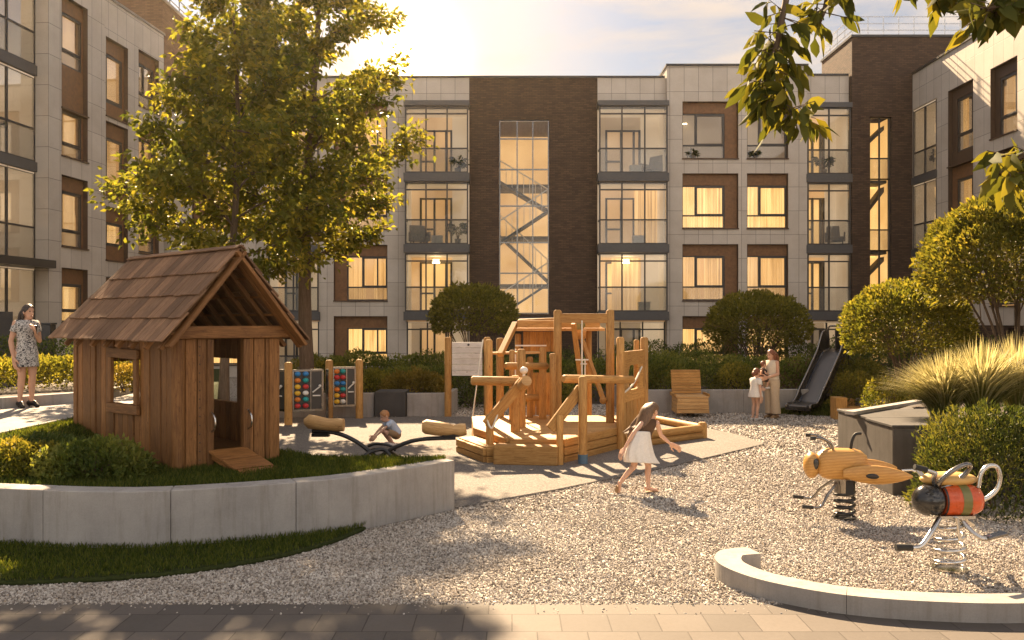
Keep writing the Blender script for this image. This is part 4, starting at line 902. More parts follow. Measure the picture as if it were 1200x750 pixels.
for k in range(8):
    x=.02+k*.165; tp=1.63+(1.1 if x<.675 else 1.1)*max(0,(.675-abs(x+.08-.675))/.675)*.93; b.bx(x,x+.155,L-.03,L+.005,1.632,max(1.66,tp-.06))
put('back_wall',b,'wood_cabin')
for a in ((.385,.47,-.05,.04,-.0,1.63),(.86,.95,-.05,.04,0,1.63),(W-.13,W+.01,-.045,.06,-.12,1.63),(-.02,.07,L-.1,L+.02,-.02,1.66)):
    b=MB(); b.bx(*a); put('post',b,'wood_cabin',PH,.012)
b=MB(); b.tube([(.05,.03,-.02),(.05,.03,1.63)],.085,14); put('post',b,'wood_cabin',PH,0)
b=MB()
for p in ((-.04,.93,1.12,1.37,.0),):
    b.bar((-.035,.93,1.41),(-.035,1.86,1.43),.05,.13); b.bar((-.035,.92,.68),(-.035,1.88,.66),.05,.13); b.bar((-.03,.985,.745),(-.03,1.0,1.345),.10,.05,up=(1,0,0)); b.bar((-.03,1.79,.73),(-.03,1.775,1.36),.10,.05,up=(1,0,0))
put('window_frame',b,'wood_cabin',PH,.01)
b=MB(); b.bar((W+.03,.95,1.38),(W+.03,1.85,1.38),.05,.1); b.bar((W+.03,.95,.65),(W+.03,1.85,.65),.05,.1); b.bar((W+.028,.97,.7),(W+.028,.97,1.33),.08,.05,up=(1,0,0)); b.bar((W+.028,1.83,.7),(W+.028,1.83,1.33),.08,.05,up=(1,0,0)); put('window_frame',b,'wood_cabin',PH,.01)
b=MB(); b.bar((-.12,-.06,1.715),(W+.16,-.06,1.715),.08,.16); b.bar((-.1,.9,1.70),(W+.1,.9,1.70),.08,.12); b.bar((.34,1.0,2.22),(1.03,1.0,2.22),.06,.12); b.bar((-.1,2.4,1.70),(W+.1,2.4,1.70),.08,.12); put('gable_beam',b,'wood_cabin',PH,.012)
b=MB(); b.bx(.04,W-.04,.04,L-.04,.10,.16); put('floor',b,'wood_cabin')
b=MB()
for x,y in ((.12,.15),(W-.12,.12),(.12,L-.2),(W-.12,L-.2)): b.bx(x-.07,x+.07,y-.06,y+.06,-.35,.02)
put('foot',b,'rubber_black')
# roof: rafters, verge boards and rows of shingles
ev,ap=(-.22,1.62),(.675,2.76); sl=V((ap[0]-ev[0],0,ap[1]-ev[1])); SLn=sl.length; sl.normalize()
def rp(side,s,y,d=0):
    nx=V((-sl.z,0,sl.x)); p=V((ev[0],y,ev[1]))+sl*s+nx*d
    if side: p.x=2*ap[0]-p.x
    return p
b=MB()
for side in (0,1):
    for y in (-.14,.25,.65,1.05,1.45,1.85,2.25,2.6): b.bar(rp(side,-.10,y+ (.0 if y<2 else .15),-.045),rp(side,SLn-.03,y,-.045),.055,.08,up=(0,1,0))
    for s in (.12,.42,.72,1.02,1.32): b.bar(rp(side,s,-.24,-.018),rp(side,s,3.2-.45*s/SLn,-.018),.045,.03,up=(0,0,1))
put('rafter',b,'wood_cabin',PH,.004)
b=MB()
for side in (0,1): b.bar(rp(side,-.06,-.275,-.055),rp(side,SLn+.02,-.275,-.055),.045,.15,up=(0,1,0))
put('verge_board',b,'wood_cabin',PH,.008)
b=MB(); rows=4; rh=SLn/rows
def slab(A,B,C,D,t):       # A,B lower edge, C,D upper edge
    n=(B-A).cross(D-A).normalized()
    if n.z<0: n=-n
    vs=[A,B,C,D,A+n*t,B+n*t,C+n*t,D+n*t]; o=random.random()*30; l=(D-A).length; w=(B-A).length
    q=[(o,o),(o,o+w),(o+l,o+w),(o+l,o)]
    b.add(vs,[(3,2,1,0),(4,5,6,7),(0,1,5,4),(1,2,6,5),(2,3,7,6),(3,0,4,7)],[q[::-1],q,[(o,o),(o,o+w),(o+.03,o+w),(o+.03,o)]]+[[(o,o),(o+l,o),(o+l,o+.03),(o,o+.03)]]*3)
for side in (0,1):
    for r in range(rows):
        y=-.30; yend=3.34-.55*(r+.5)/rows
        while y<yend-.05:
            w=random.uniform(.10,.24); y1=min(y+w,yend); s0=r*rh-.05-random.uniform(0,.014); s1=(r+1)*rh+.06; s1=min(s1,SLn+.01)
            d0=.040; d1=.006; jj=random.uniform(0,.010); slab(rp(side,s0,y+.006,d0+jj*.4),rp(side,s0,y1-.004,d0+jj*.4),rp(side,s1,y1-.006,d1),rp(side,s1,y+.004,d1),.024); y=y1
b.xf(ph); ro=b.build('roof',M['wood_shingle'],PH,.003,seg=1)
b=MB(); 
for i,(y0,y1) in enumerate(((-.32,.8),(.81,1.9),(1.91,2.82))): b.bar((ap[0]-.035,y0,2.80),(ap[0]-.035,y1,2.80),.075,.02,up=(-.6,0,.8)); b.bar((ap[0]+.035,y0,2.80),(ap[0]+.035,y1,2.80),.075,.02,up=(.6,0,.8))
put('ridge_board',b,'wood_shingle',ro)
b=MB()
for k in range(3): 
    y0=-.02-.35*k; y1=y0-.318; z=lambda y:.20+.25*(y+.02)/1.05
    b.bar((.40,(y0+y1)/2,z((y0+y1)/2)),(.90,(y0+y1)/2,z((y0+y1)/2)),.318,.035,up=(0,-.25,.97))
rm=put('ramp',b,'wood_cabin',PH,.008); b=MB(); b.bar((.46,-.02,.15),(.46,-1.0,-.08),.05,.09); b.bar((.84,-.02,.15),(.84,-1.0,-.08),.05,.09); put('stringer',b,'wood_cabin',rm)
for x,s in ((.43,1),(.91,-1)):
    b=MB(); b.tube(crom([(x,-.06,.45),(x,-.14,.50),(x,-.15,.62),(x,-.06,.70)],5),.012,8); put('grab_handle',b,'steel',PH,0)
b=MB(); b.bar((-.35,2.95,-.02),(-.04,2.75,.22),.22,.035); put('side_board',b,'wood_golden',PH,.006)
b=MB()
for k in range(14):
    z=.1+k*.11; b.ell((.30,-.022,z),(.009,.006,.009),n=6,m=4)
put('screw',b,'steel_dark',PH,0)

# ================================================================== CLIMBING FRAME
CF=thing('climbing_frame','large timber climbing frame with decks, tall posts, ropes and an attached sandbox','climbing frame',(.9,16,0))
def cf(name,b,m='wood_golden',bevel=.008,par=None):
    b.xf(lambda p:p-V((.9,16,0))); return b.build(name,M[m] if isinstance(m,str) else m,par or CF,bevel)
def X(px,D): return at(px,D)
DK=[(-.68,16.3),(-.04,14.78),(.87,14.72),(2.02,16.35),(2.2,18.3),(-.8,18.2)]
def clipx(poly,y):
    xs=[]
    for i in range(len(poly)):
        a,c=poly[i],poly[(i+1)%len(poly)]
        if (a[1]-y)*(c[1]-y)<0: xs.append(a[0]+(c[0]-a[0])*(y-a[1])/(c[1]-a[1]))
    return (min(xs),max(xs)) if len(xs)>1 else None
b=MB(); y=14.80
while y<18.2:
    r=clipx(DK,y+.06)
    if r: b.bx(r[0]+.02,r[1]-.02,y,y+.135,.405,.445)
    y+=.142
cf('deck',b,'wood_pale',.006)
b=MB()
for i in range(len(DK)):
    a,c=V((*DK[i],0)),V((*DK[(i+1)%len(DK)],0))
    for k in range(3): b.bar(a+V((0,0,.07+.15*k)),c+V((0,0,.07+.15*k)),.12,.142)
cf('deck_beam',b,'wood_golden',.02)
b=MB()
LOW=[(-1.0,15.95),(-.45,14.72),(-.12,14.85),(-.72,16.15)]
for k in range(2): 
    for i in range(4): b.bar((*LOW[i],.07+.14*k),(*LOW[(i+1)%4],.07+.14*k),.11,.13)
b.prism(LOW,.2,.30); cf('step',b,'wood_golden',.015)
b=MB(); b.prism([(-.32,14.5),(.77,14.36),(.8,14.66),(-.27,14.8)],.03,.36); cf('step',b,'wood_golden',.02)
def post(px,D,y0,y1,r=.075,z0=None,foot=False):
    b=MB(); x=X(px,D); zt=zy(y1,D); zb=z0 if z0 is not None else zy(y0,D); b.post((x,D),r,zb,zt,14); o=cf('post',b,'wood_golden',0)
    if foot: f=MB(); f.tube([(x,D,0),(x,D,.19)],r+.008,14); cf('foot',f,'blue_steel',0,o) if False else (f.xf(lambda p:p-V((.9,16,0))),f.build('foot_cap',M['blue_steel'],o))
    return o
post(574,15.1,0,485,.072,0); post(604,15.6,0,440,.09,.44); post(573,16.5,0,398,.075,0); post(656,14.5,0,486,.062,0); post(683,14.62,0,441,.078,0,True)
post(653.5,17.1,0,363,.082,.44); post(715,17.0,0,363,.085,.44); post(727,16.25,0,395,.078,0); post(755,17.6,0,395,.082,0)
post(586,18.0,0,396,.085,.0); post(607,18.6,0,391,.07,.4); post(636,17.6,0,407,.08,.44); post(648,16.9,0,414,.07,.44); post(600,17.2,0,410,.06,.44); post(621,17.9,0,418,.07,.44)
post(690,19.2,0,382,.07,0); post(611,16.2,0,409,.085,.44); post(746,17.9,0,398,.06,.3)
b=MB(); b.bar((X(655,17.1),17.1,zy(373,17.1)),(X(713,17.0),17.0,zy(373,17.0)),.11,.19); cf('cross_beam',b)
def log(p,q,r=.075,name='log_rail',m='wood_golden'):
    b=MB(); p=V(p);q=V(q); d=(q-p).normalized()*.03; b.tube([p,p+d,(p+q)/2,q-d,q],[r*.7,r,r,r,r*.7],14); return cf(name,b,m,0)
def pt(px,py,D): return (X(px,D),D,zy(py,D))
log(pt(552,446,15.4),pt(610,447,15.5),.085); log(pt(660,444,14.9),pt(742,445,16.1),.075)
log(pt(592,429,16.6),pt(642,429,17.2),.07); log(pt(608,466,17.5),pt(640,466,17.7),.075); log(pt(660,376,18.7),pt(607,378,18.6),.08)
def plank(p,q,w,h,name='plank',m='wood_golden',up=(0,0,1),bv=.01): b=MB(); b.bar(p,q,w,h,up); return cf(name,b,m,bv)
plank(pt(570,498,15.0),pt(613,447,15.4),.06,.20,'slanted_board'); plank(pt(645,503,14.5),pt(681,455,14.7),.06,.19,'slanted_board')
plank(pt(576,414,17.4),pt(632,413,17.6),.16,.05,'shelf_board','wood_pale')
plank(pt(604,379,18.0),pt(586,416,17.2),.12,.10,'leaning_post'); plank(pt(672,379,17.2),pt(680,440,17.6),.09,.09,'leaning_post'); plank(pt(682,398,17.9),pt(707,468,17.0),.08,.08,'leaning_post')
b=MB(); b.ell(pt(707,469,16.95),(.075,.075,.075)); cf('knob',b,'wood_golden',0)
# roofed hut at the back
b=MB(); 
for k in range(4): yy=17.9+k*.43; b.bx(X(599,18.4),X(706,18.4),yy,yy+.42,2.26+.02*k,2.32+.02*k)
cf('hut_roof',b,'wood_pale',.006)
b=MB(); b.bx(X(606,18.4),X(700,18.4),17.82,17.93,2.33,2.48); cf('fascia',b,'wood_golden',.01)
b=MB()
for k in range(5): x0=X(613,18.6)+k*.15; b.bx(x0,x0+.145,18.6,18.64,1.80,2.24)
cf('hut_wall',b,'wood_golden',.006); b=MB()
for k in range(3): x0=X(619,18.3)+k*.17; b.bx(x0,x0+.16,18.3,18.34,.45,1.36)
cf('hut_wall',b,'wood_golden',.006)
# panel with a round hole between the two right posts
b=MB(); D0,D1=16.3,17.55; A=V((X(729,D0),D0,0)); B_=V((X(754,D1),D1,0))
b.bar(A+V((0,0,zy(420,16.6))),B_+V((0,0,zy(420,16.6))),.06,.28); b.bar(A+V((0,0,zy(464,16.6))),B_+V((0,0,zy(464,16.6))),.06,.22)
for k in range(6): p=A.lerp(B_,(k+.5)/6); b.bar(p+V((0,0,.34)),p+V((0,0,zy(470,16.6))),.03,.2,up=(B_-A).normalized())
cf('panel',b,'wood_golden',.008)
b=MB(); mid=A.lerp(B_,.62); uu=(B_-A).normalized(); pts=[]
for s in (-1,1):
    vs=[];n=14; 
    ring=[(s*.62,-.30)]+[(s*(.36-.0)*math.cos(a) if True else 0,.30*math.sin(a)) for a in np.linspace(-PI/2,PI/2,n)]+[(s*.62,.30)]
    base=A.lerp(B_,.5)+V((0,0,zy(442,16.7)))
    P_=[base+uu*x+V((0,0,z)) for x,z in ring]; nn=uu.cross(V((0,0,1)))*.02
    b.add([p+nn for p in P_]+[p-nn for p in P_],[tuple(range(n+2)),tuple(range(2*n+3,n+1,-1))]+[(i,i+1,n+3+i,n+2+i) for i in range(n+1)])
cf('hole_board',b,'wood_golden',0)
# white pump pole, ropes, bucket, small white hook
b=MB(); xx=X(682,16.9); b.tube([(xx,16.9,.45),(xx,16.9,2.48)],.017,8); b.tube([(xx-.13,16.9,1.70),(xx+.13,16.9,1.70)],.016,8); b.tube([(xx+.06,16.9,1.32),(xx+.06,16.9,1.72)],.014,8); b.tube([(xx-.03,16.9,1.62),(xx+.1,16.9,1.62)],.014,8); cf('pole',b,'rope_white',0)
b=MB(); b.tube(crom([pt(566,398,16.4),pt(560,440,16.0),pt(554,488,15.9)],5),.012,6); b.tube(crom([pt(752,430,17.3),pt(742,450,16.7),pt(729,462,16.3)],5),.02,6); b.tube(crom([pt(570,490,15.0),pt(576,502,14.95),pt(583,486,15.1)],5),.018,6); cf('rope',b,'rope_white',0)
b=MB(); b.lathe([(.03,-.1),(.11,-.08),(.13,.1),(.11,.1),(.02,-.06)],pt(680,392,17.5),14); bk=cf('bucket',b,'wood_golden',0)
b=MB(); b.ell(pt(676,384,17.5),(.10,.05,.12)); b.ell(pt(683,381,17.5),(.05,.05,.07)); cf('plaque',b,'olive_paint',0)
b=MB(); b.ell(pt(614,434,15.45),(.075,.06,.065)); b.tube([pt(614,438,15.45),pt(614,446,15.45)],.025,8); cf('white_knob',b,'knob_white',0)
b=MB(); b.tube([pt(612,452,15.3),pt(617,446,15.1)],.10,16); cf('log_end',b,'wood_pale',0)
b=MB(); b.bar(pt(604,405,17.8),pt(640,405,18.2),.03,.03); b.bar(pt(604,409,17.8),pt(604,470,17.8),.03,.03); cf('white_frame',b,'white_paint',0)
# sandbox
SB=[(2.12,16.3),(3.97,17.8),(3.0,20.0),(2.25,18.6)]
b=MB()
for i in range(4):
    if i==3: continue
    for z in (.08,.235): b.tube([(*SB[i],z),(*SB[i+1],z)],.085,12)
cf('sandbox_log',b,'wood_golden',0)
b=MB(); b.post(SB[1],.10,0,.36); b.post(SB[2],.10,0,.36); cf('sandbox_post',b,'wood_golden',0)
b=MB(); b.prism(SB,.04,.16); s_=cf('sand',b,'mat_surface',0)

# ================================================================== NOTICE BOARD, SEESAW, LOUNGER
NB=thing('notice_board','white slatted notice board between two timber posts left of the climbing frame','notice board',(at(525,21.8),21.8,0))
for px in (525,571): b=MB(); b.post((at(px,21.8),21.8),.09,0,zy(395,21.8)); sub('post',b,M['wood_golden'],NB)
b=MB(); 
for k in range(6): z1=zy(401+6.6*k,21.8); z0=zy(401+6.6*(k+1),21.8)+.008; b.bx(at(527,21.8)+.06,at(568,21.8)-.06,21.76,21.80,z0,z1)
sub('board',b,M['wood_white'],NB,.004); b=MB(); b.ell((at(549,21.75),21.75,zy(404,21.75)),(.03,.015,.03),n=8,m=6); sub('bolt',b,M['metal_dark'],NB)
def seesaw():
    D=14.7; T=thing('seesaw','seesaw with two carved log seats on black curved steel arms behind the retaining wall','seesaw',(at(440,D),D,.035))
    def q(px,py,d=0): return V((at(px,D),D+d,zy(py,D)))
    b=MB(); b.tube(crom([q(366,505),q(392,507),q(415,516),q(437,532),q(458,549)],6),.052,10,flat=(1,.7)); b.tube(crom([q(428,550),q(447,534),q(466,523),q(492,515),q(534,513)],6),.052,10,flat=(1,.7)); sub('arm',b,M['black_paint'],T)
    b=MB()
    for d in (-.28,.28): b.tube(crom([q(421,551,d),q(425,539,d*.9),q(432,530,d*.6),q(449,527,0),q(463,537,d*.7),q(470,551,d)],5),.032,8)
    b.tube(crom([q(430,524,.1),q(440,521,.1),q(455,523,.1),q(463,529,.1)],5),.026,8); sub('base',b,M['black_paint'],T)
    for s,(x0,x1) in enumerate(((357,403),(495,546))):
        b=MB(); zc=497 if s==0 else 502
        if s==0: pts=[(357,495),(362,494),(372,495.5),(384,497.5),(396,498),(403,498)]; rr=[.06,.125,.12,.105,.115,.11]
        else: pts=[(495,500),(499,500),(512,502),(524,503.5),(532,504),(539,504),(546,503)]; rr=[.09,.125,.125,.115,.095,.115,.10]
        b.tube([q(*p) for p in pts],rr,18,rnd=.5); o=sub('log_seat',b,M['wood_pale'],T)
        b=MB(); c=q((x0+x1)/2+(8 if s else -4),509.5); b.box(c,(.30,.14,.06)); sub('seat_plate',b,M['black_paint'],T,.006)
seesaw()
def lounger():
    D=22.0; x0,x1=at(790.5,D),at(828,D); T=thing('lounger','wooden swivel lounger with a slatted back in front of the planter hedge','lounger',((x0+x1)/2,D,0)); w=x1-x0
    b=MB()
    for k in range(9): t=k/9; z=.56+.62*t; b.bx(x0+.01,x1-.04,D+.42+.18*t,D+.46+.18*t,z,z+.064)
    sub('backrest',b,M['wood_golden'],T,.006)
    b=MB()
    for k in range(6): y=D-.30+k*.125; b.bx(x0-.01,x1-.005,y,y+.118,.50,.545)
    for k in range(4): b.bx(x0-.01+.006*k,x1-.005-.006*k,D-.34+.02*(3-k)*0,D+.40,.12+.095*k,.21+.095*k)
    sub('seat',b,M['wood_pale'],T,.008)
    b=MB()
    for x in (x0-.03,x1+.01): b.bx(x,x+.03,D-.2,D+.5,.52,.60)
    sub('armrest',b,M['wood_golden'],T,.004); b=MB(); b.tube([(0+(x0+x1)/2,D,0),((x0+x1)/2,D,.12)],.10,14); sub('swivel_base',b,M['black_paint'],T)
lounger()
# ================================================================== ACTIVITY PANELS
AW=thing('activity_wall','zigzag play wall of timber posts holding dark framed panels of colourful sliding pieces','play panel',(-4.8,20.6,0))
pp=[(-6.25,20.7),(-5.24,20.0),(-4.52,21.1),(-3.82,21.35)]
for p in pp: b=MB(); b.post(p,.095,0,1.5); sub('post',b,M['wood_golden'],AW)
def apanel(p,q,flip=1):
    p=V((*p,0));q=V((*q,0)); d=(q-p); Lp=d.length; d.normalize(); nn=V((d.y,-d.x,0)); p0=p+d*.10; W_=Lp-.2; z0,z1=.36,1.30
    def P(u,z,o=0): return p0+d*u+V((0,0,z))+nn*o
    f=MB()
    for a,c in (((0,z0),(W_,z0)),((0,z1),(W_,z1)),((0,z0),(0,z1)),((W_,z0),(W_,z1))): f.bar(P(*a),P(*c),.05,.045,up=nn)
    f.bar(P(W_*.6,z0),P(W_*.6,z1),.03,.03,up=nn); o=sub('panel_frame',f,M['steel_dark'],AW)
    b=MB(); b.bar(P(0.02,(z0+z1)/2,-.02),P(W_-.02,(z0+z1)/2,-.02),.02,z1-z0); sub_in(b,o,'panel_board','metal_dark')
    cols=['knob_red','knob_teal','knob_orange','knob_blue','knob_yellow','knob_red','knob_yellow','knob_teal','knob_orange','knob_white','knob_blue','knob_red']
    k=0
    for r in range(6):
        for c in range(2):
            b=MB(); b.ell(P(W_*(.15+.27*c),z0+.11+r*.15,.045),(.075,.05,.058),n=12,m=8); sub_in(b,o,'sliding_piece',cols[(r*2+c*5+flip)%12])
    b=MB(); b.tube([P(W_*.66,z0+.42,.03),P(W_*.9,z0+.55,.05)],.018,6); b.tube([P(W_*.66,z0+.34,.03),P(W_*.92,z0+.34,.05)],.018,6); b.ell(P(W_*.9,z0+.57,.05),(.035,.035,.035),n=8,m=6); sub_in(b,o,'lever','knob_white')
def sub_in(b,part,name,m):
    b.xf(lambda p:p-AW.location); return b.build(name,M[m],part)
apanel(pp[0],pp[1],3); apanel(pp[1],(-4.42,20.35),0); apanel(pp[2],pp[3],4)
b=MB(); b.bx(-4.44,-4.38,20.32,20.38,0,1.32); sub('end_post',b,M['steel_dark'],AW)
# ================================================================== SLIDE AND BLOCKS
def slide():
    A=V((7.42,22.15,0)); B_=V((9.45,24.35,0)); d=(B_-A).normalized(); n=V((-d.y,d.x,0)); T=thing('slide','dark metal slide with a pale sunlit chute running down the planted mound','slide',A)
    prof=[(0,.20),(.06,.27),(.55,.29),(.75,.36),(1.2,.72),(1.7,1.16),(2.05,1.46),(2.3,1.60),(2.62,1.66),(2.75,1.68)]
    pts=crom([(p[0],0,p[1]) for p in prof],5); rin=[];outr=[]
    b=MB(); rl=MB(); R1=[];R2=[]
    for k,p in enumerate(pts):
        q=p.x/2.75; sh=.02+.22*sm((p.x-.35)/.5)+.30*sm((p.x-1.9)/.5); w=.31; c=A+d*p.x+V((0,0,p.z))
        sec=[(-w-.03,sh),(-w,sh),(-w+.03,.03),(-w+.07,0),(w-.07,0),(w-.03,.03),(w,sh),(w+.03,sh),(w+.03,-.06),(-w-.03,-.06)]
        rin.append([c+n*x+V((0,0,z)) for x,z in sec]); R1.append(c+n*(-w-.015)+V((0,0,sh))); R2.append(c+n*(w+.015)+V((0,0,sh)))
    b.loft(rin,caps=True,smooth=False); o=sub('chute',b,M['black_gloss'],T)
    s=MB(); s.loft([[c for c in (A+d*p.x+n*-.23+V((0,0,p.z+.006)),A+d*p.x+n*.23+V((0,0,p.z+.006)))] for p in pts],closed=False); sub('sliding_surface',s,M['steel_brushed'],T)
    r=MB(); r.tube(R1,.028,8); r.tube(R2,.028,8); r.tube([R1[-1],R1[-1]+V((0,0,.05)),R1[-1]+n*.05+V((0,0,.1)),R2[-1]-n*.05+V((0,0,.1)),R2[-1]+V((0,0,.05)),R2[-1]],.028,8); sub('rail',r,M['steel_dark'],T)
    h=MB(); h.bar(A+d*2.80+V((0,0,2.26)),A+d*2.80+V((0,0,1.2)),.04,.70,up=d); 
    for w in (-.28,.28): h.tube([A+d*2.72+n*w+V((0,0,0)),A+d*2.72+n*w+V((0,0,1.7))],.045,8)
    sub('support',h,M['black_paint'],T)
slide()
T=thing('block_stool','low stool of wooden blocks beside the foot of the metal slide','stool',(8.3,21.4,0)); b=MB(); b.bx(8.05,8.34,21.2,21.6,0,.56); b.bx(8.35,8.72,21.05,21.5,0,.34); b.bx(8.35,8.66,21.52,21.8,0,.5); sub('block',b,M['wood_golden'],T,.02)
b=MB(); b.bx(8.74,9.5,21.15,21.75,0,.50); tag(b.build('block_stool',M['concrete'],bevel=.015),'pale concrete block stool to the right of the wooden blocks','stool')

# ================================================================== SPRING RIDERS
def coil(b,c,r,z0,z1,turns,wr,cone=0): b.tube([(c[0]+(r+cone*(1-t))*math.cos(2*PI*turns*t),c[1]+(r+cone*(1-t))*math.sin(2*PI*turns*t),z0+(z1-z0)*t) for t in np.linspace(0,1,int(turns*22))],wr,8)
def bee():
    T=thing('spring_rider','wooden bee spring rider with golden timber body and pointed wings','spring rider',(4.17,10.7,0),R(-8))
    k=lambda px,py:((px-990)/93.6,0,2.49-(py-375)*.0107)
    def ad(n,b,m,bv=0): return b.build(n,M[m],T,bv)
    b=MB(); n=28; rings=[]
    for i in range(11):
        t=i/10; x=-.33+.58*t; s=(1-abs(2*t-1)**5*.38); rings.append([(x,.17*s*math.copysign(abs(math.cos(a))**.7,math.cos(a)),.685+.195*s*math.copysign(abs(math.sin(a))**.7,math.sin(a))) for a in [2*PI*j/n for j in range(n)]])
    b.loft(rings,caps=True); ad('body',b,'wood_bee',.01)
    b=MB(); b.ell((-.40,0,.66),(.10,.145,.165),n=24,m=14); hd=ad('head',b,'wood_bee')
    for s in (-1,1): e=MB(); e.ell((-.40+.03,.135*s,.70),(.035,.02,.07),n=12,m=8); e.build('eye',M['black_gloss'],hd)
    for s in (-1,1):
        b=MB(); rings=[]; n=20; M3=Matrix.Rotation(R(9)*s,3,'Z')
        for i in range(15):
            t=i/14; x=-.06+.78*t; w=.115*(math.sin(PI*min(1,(t*.88+.10)))**.8)+.002; rings.append([M3@V((x,.055*math.cos(a)*(w/.115)**.6,.60+w*math.sin(a)*1.0))+V((0,.20*s,0)) for a in [2*PI*j/n for j in range(n)]])
        b.loft(rings,caps=True); ad('wing',b,'wood_bee'); b=MB(); b.ell((.28,.29*s*1.0,.59),(.10,.02,.035),n=12,m=8); ad('wing_slot',b,'black_paint')
    b=MB()
    for s in (-1,1): b.tube(crom([(-.15,.07*s,.86),(-.20,.10*s,.96),(-.32,.13*s,1.02),(-.41,.15*s,1.02)],5),.017,8)
    ad('antenna',b,'steel_dark'); b=MB()
    for s in (-1,1): b.tube([(-.38,.143*s,1.02),(-.44,.155*s,1.02)],.024,8)
    ad('grip',b,'rubber_black')
    b=MB(); b.tube(crom([(.07,.0,.85),(.09,0,.98),(.13,0,1.06),(.20,0,1.07)],5),.02,8); ad('rear_handle',b,'rubber_black')
    b=MB(); b.tube([(.68,.0,.62),(.80,0,.63),(.84,0,.61)],.014,8); ad('tail_peg',b,'steel')
    for s in (-1,1):
        b=MB(); b.tube(crom([(-.12,.10*s,.46),(-.24,.20*s,.34),(-.34,.26*s,.20),(-.46,.30*s,.19),(-.56,.30*s,.20)],5),.016,8); fr=ad('foot_rest',b,'steel_dark'); g=MB(); g.tube([(-.44,.30*s,.19),(-.57,.30*s,.20)],.024,8); g.build('grip',M['rubber_black'],fr)
    b=MB(); b.tube([(0,0,.30),(0,0,.50)],.125,20); b.box((0,0,.505),(.34,.2,.03)); ad('housing',b,'steel_dark'); b=MB(); b.box((.03,-.128,.41),(.09,.012,.17)); ad('plate',b,'rubber_black')
    b=MB(); coil(b,(0,0),.115,.02,.36,4.2,.021); b.tube([(0,0,.0),(0,0,.025)],.14,20); ad('spring',b,'black_paint')
bee()
def bug():
    T=thing('spring_rider','spring rider shaped like an insect with dark metal head and red body','spring rider',(4.36,8.5,0),R(2))
    def ad(n,b,m,bv=0,par=None): return b.build(n,M[m],par or T,bv)
    b=MB(); b.ell((-.21,-.01,.70),(.165,.16,.16),n=28,m=18); ad('head',b,'black_gloss')
    b=MB(); n=28; R_=[]
    for x,r in ((-.10,.150),(-.06,.158),(.10,.160),(.22,.150),(.28,.125),(.31,.07),(.315,.01)): R_.append([(x,r*math.cos(2*PI*j/n),.70+r*math.sin(2*PI*j/n)) for j in range(n)])
    b.loft(R_,caps=True); bd=ad('body',b,'red_paint')
    b=MB(); R_=[[(x,.162*math.cos(2*PI*j/n),.70+.162*math.sin(2*PI*j/n)) for j in range(n)] for x in (.055,.145)]; b.loft(R_); ad('stripe',b,'olive_paint',par=bd)
    b=MB(); R_=[[(x,(.157)*math.cos(2*PI*j/n),.70+(.157)*math.sin(2*PI*j/n)) for j in range(n)] for x in (-.105,-.085)]; b.loft(R_); ad('collar',b,'black_paint',par=bd)
    b=MB(); b.ell((.02,.06,.895),(.29,.14,.075),n=24,m=12); ad('seat',b,'seat_yellow')
    b=MB()
    for s in (-1,1): b.tube(crom([(-.18,.05*s,.86),(-.23,.13*s,.94),(-.25,.19*s,1.0)],5),.024,10)
    b.tube([(-.25,.19,1.0),(-.27,-.19,1.0)],.02,10); b.tube(crom([(-.25,-.19,1.0),(-.34,-.2,1.03),(-.44,-.2,1.06)],4),.02,10); ad('handlebar',b,'steel'); b=MB(); b.tube([(-.34,-.2,1.035),(-.46,-.2,1.065)],.028,10); ad('grip',b,'rubber_black')
    for s,nm in ((-1,'wing_loop'),):
        b=MB(); pts=[]; 
        for j in range(24): a=2*PI*j/24; pts.append(V((.0+.16*math.cos(a),.08*s+.045*math.sin(a)*s,.95+.085*math.sin(a)+.085*math.cos(a))))
        b.tube(pts,.024,10,closed=True); ad(nm,b,'steel_dark')
    b=MB(); b.tube(crom([(.26,-.05,.83),(.29,-.05,.97),(.36,-.05,1.04),(.45,-.05,1.03),(.48,-.05,.92),(.44,-.05,.80),(.34,-.05,.72),(.29,-.05,.72)],6),.022,10); ad('tail_loop',b,'steel')
    b=MB(); b.tube(crom([(-.16,-.10,.54),(-.30,-.22,.44),(-.45,-.30,.32),(-.58,-.31,.31)],6),.026,10); fr=ad('foot_rest',b,'steel'); b=MB(); b.tube([(-.54,-.31,.312),(-.70,-.31,.315)],.033,10); ad('grip',b,'rubber_black',par=fr)
    b=MB(); b.tube(crom([(.08,-.10,.50),(.12,-.20,.42),(.18,-.28,.38),(.25,-.29,.40)],6),.026,10); fr=ad('foot_rest',b,'steel'); b=MB(); b.box((.29,-.29,.415),(.20,.10,.03),Matrix.Rotation(R(-14),3,'Y')); ad('foot_plate',b,'steel_dark',.008,fr)
    b=MB(); b.tube(crom([(.18,.1,.55),(.30,.22,.44),(.40,.28,.38)],5),.022,10); b.tube([(0,-.13,.55),(.02,-.14,.34)],.02,8); b.box((.02,0,.545),(.36,.22,.03)); ad('bracket',b,'steel')
    b=MB(); coil(b,(0,0),.115,.03,.53,4.5,.023,.03); b.tube([(0,0,0),(0,0,.03)],.165,24); ad('spring',b,'steel')
bug()
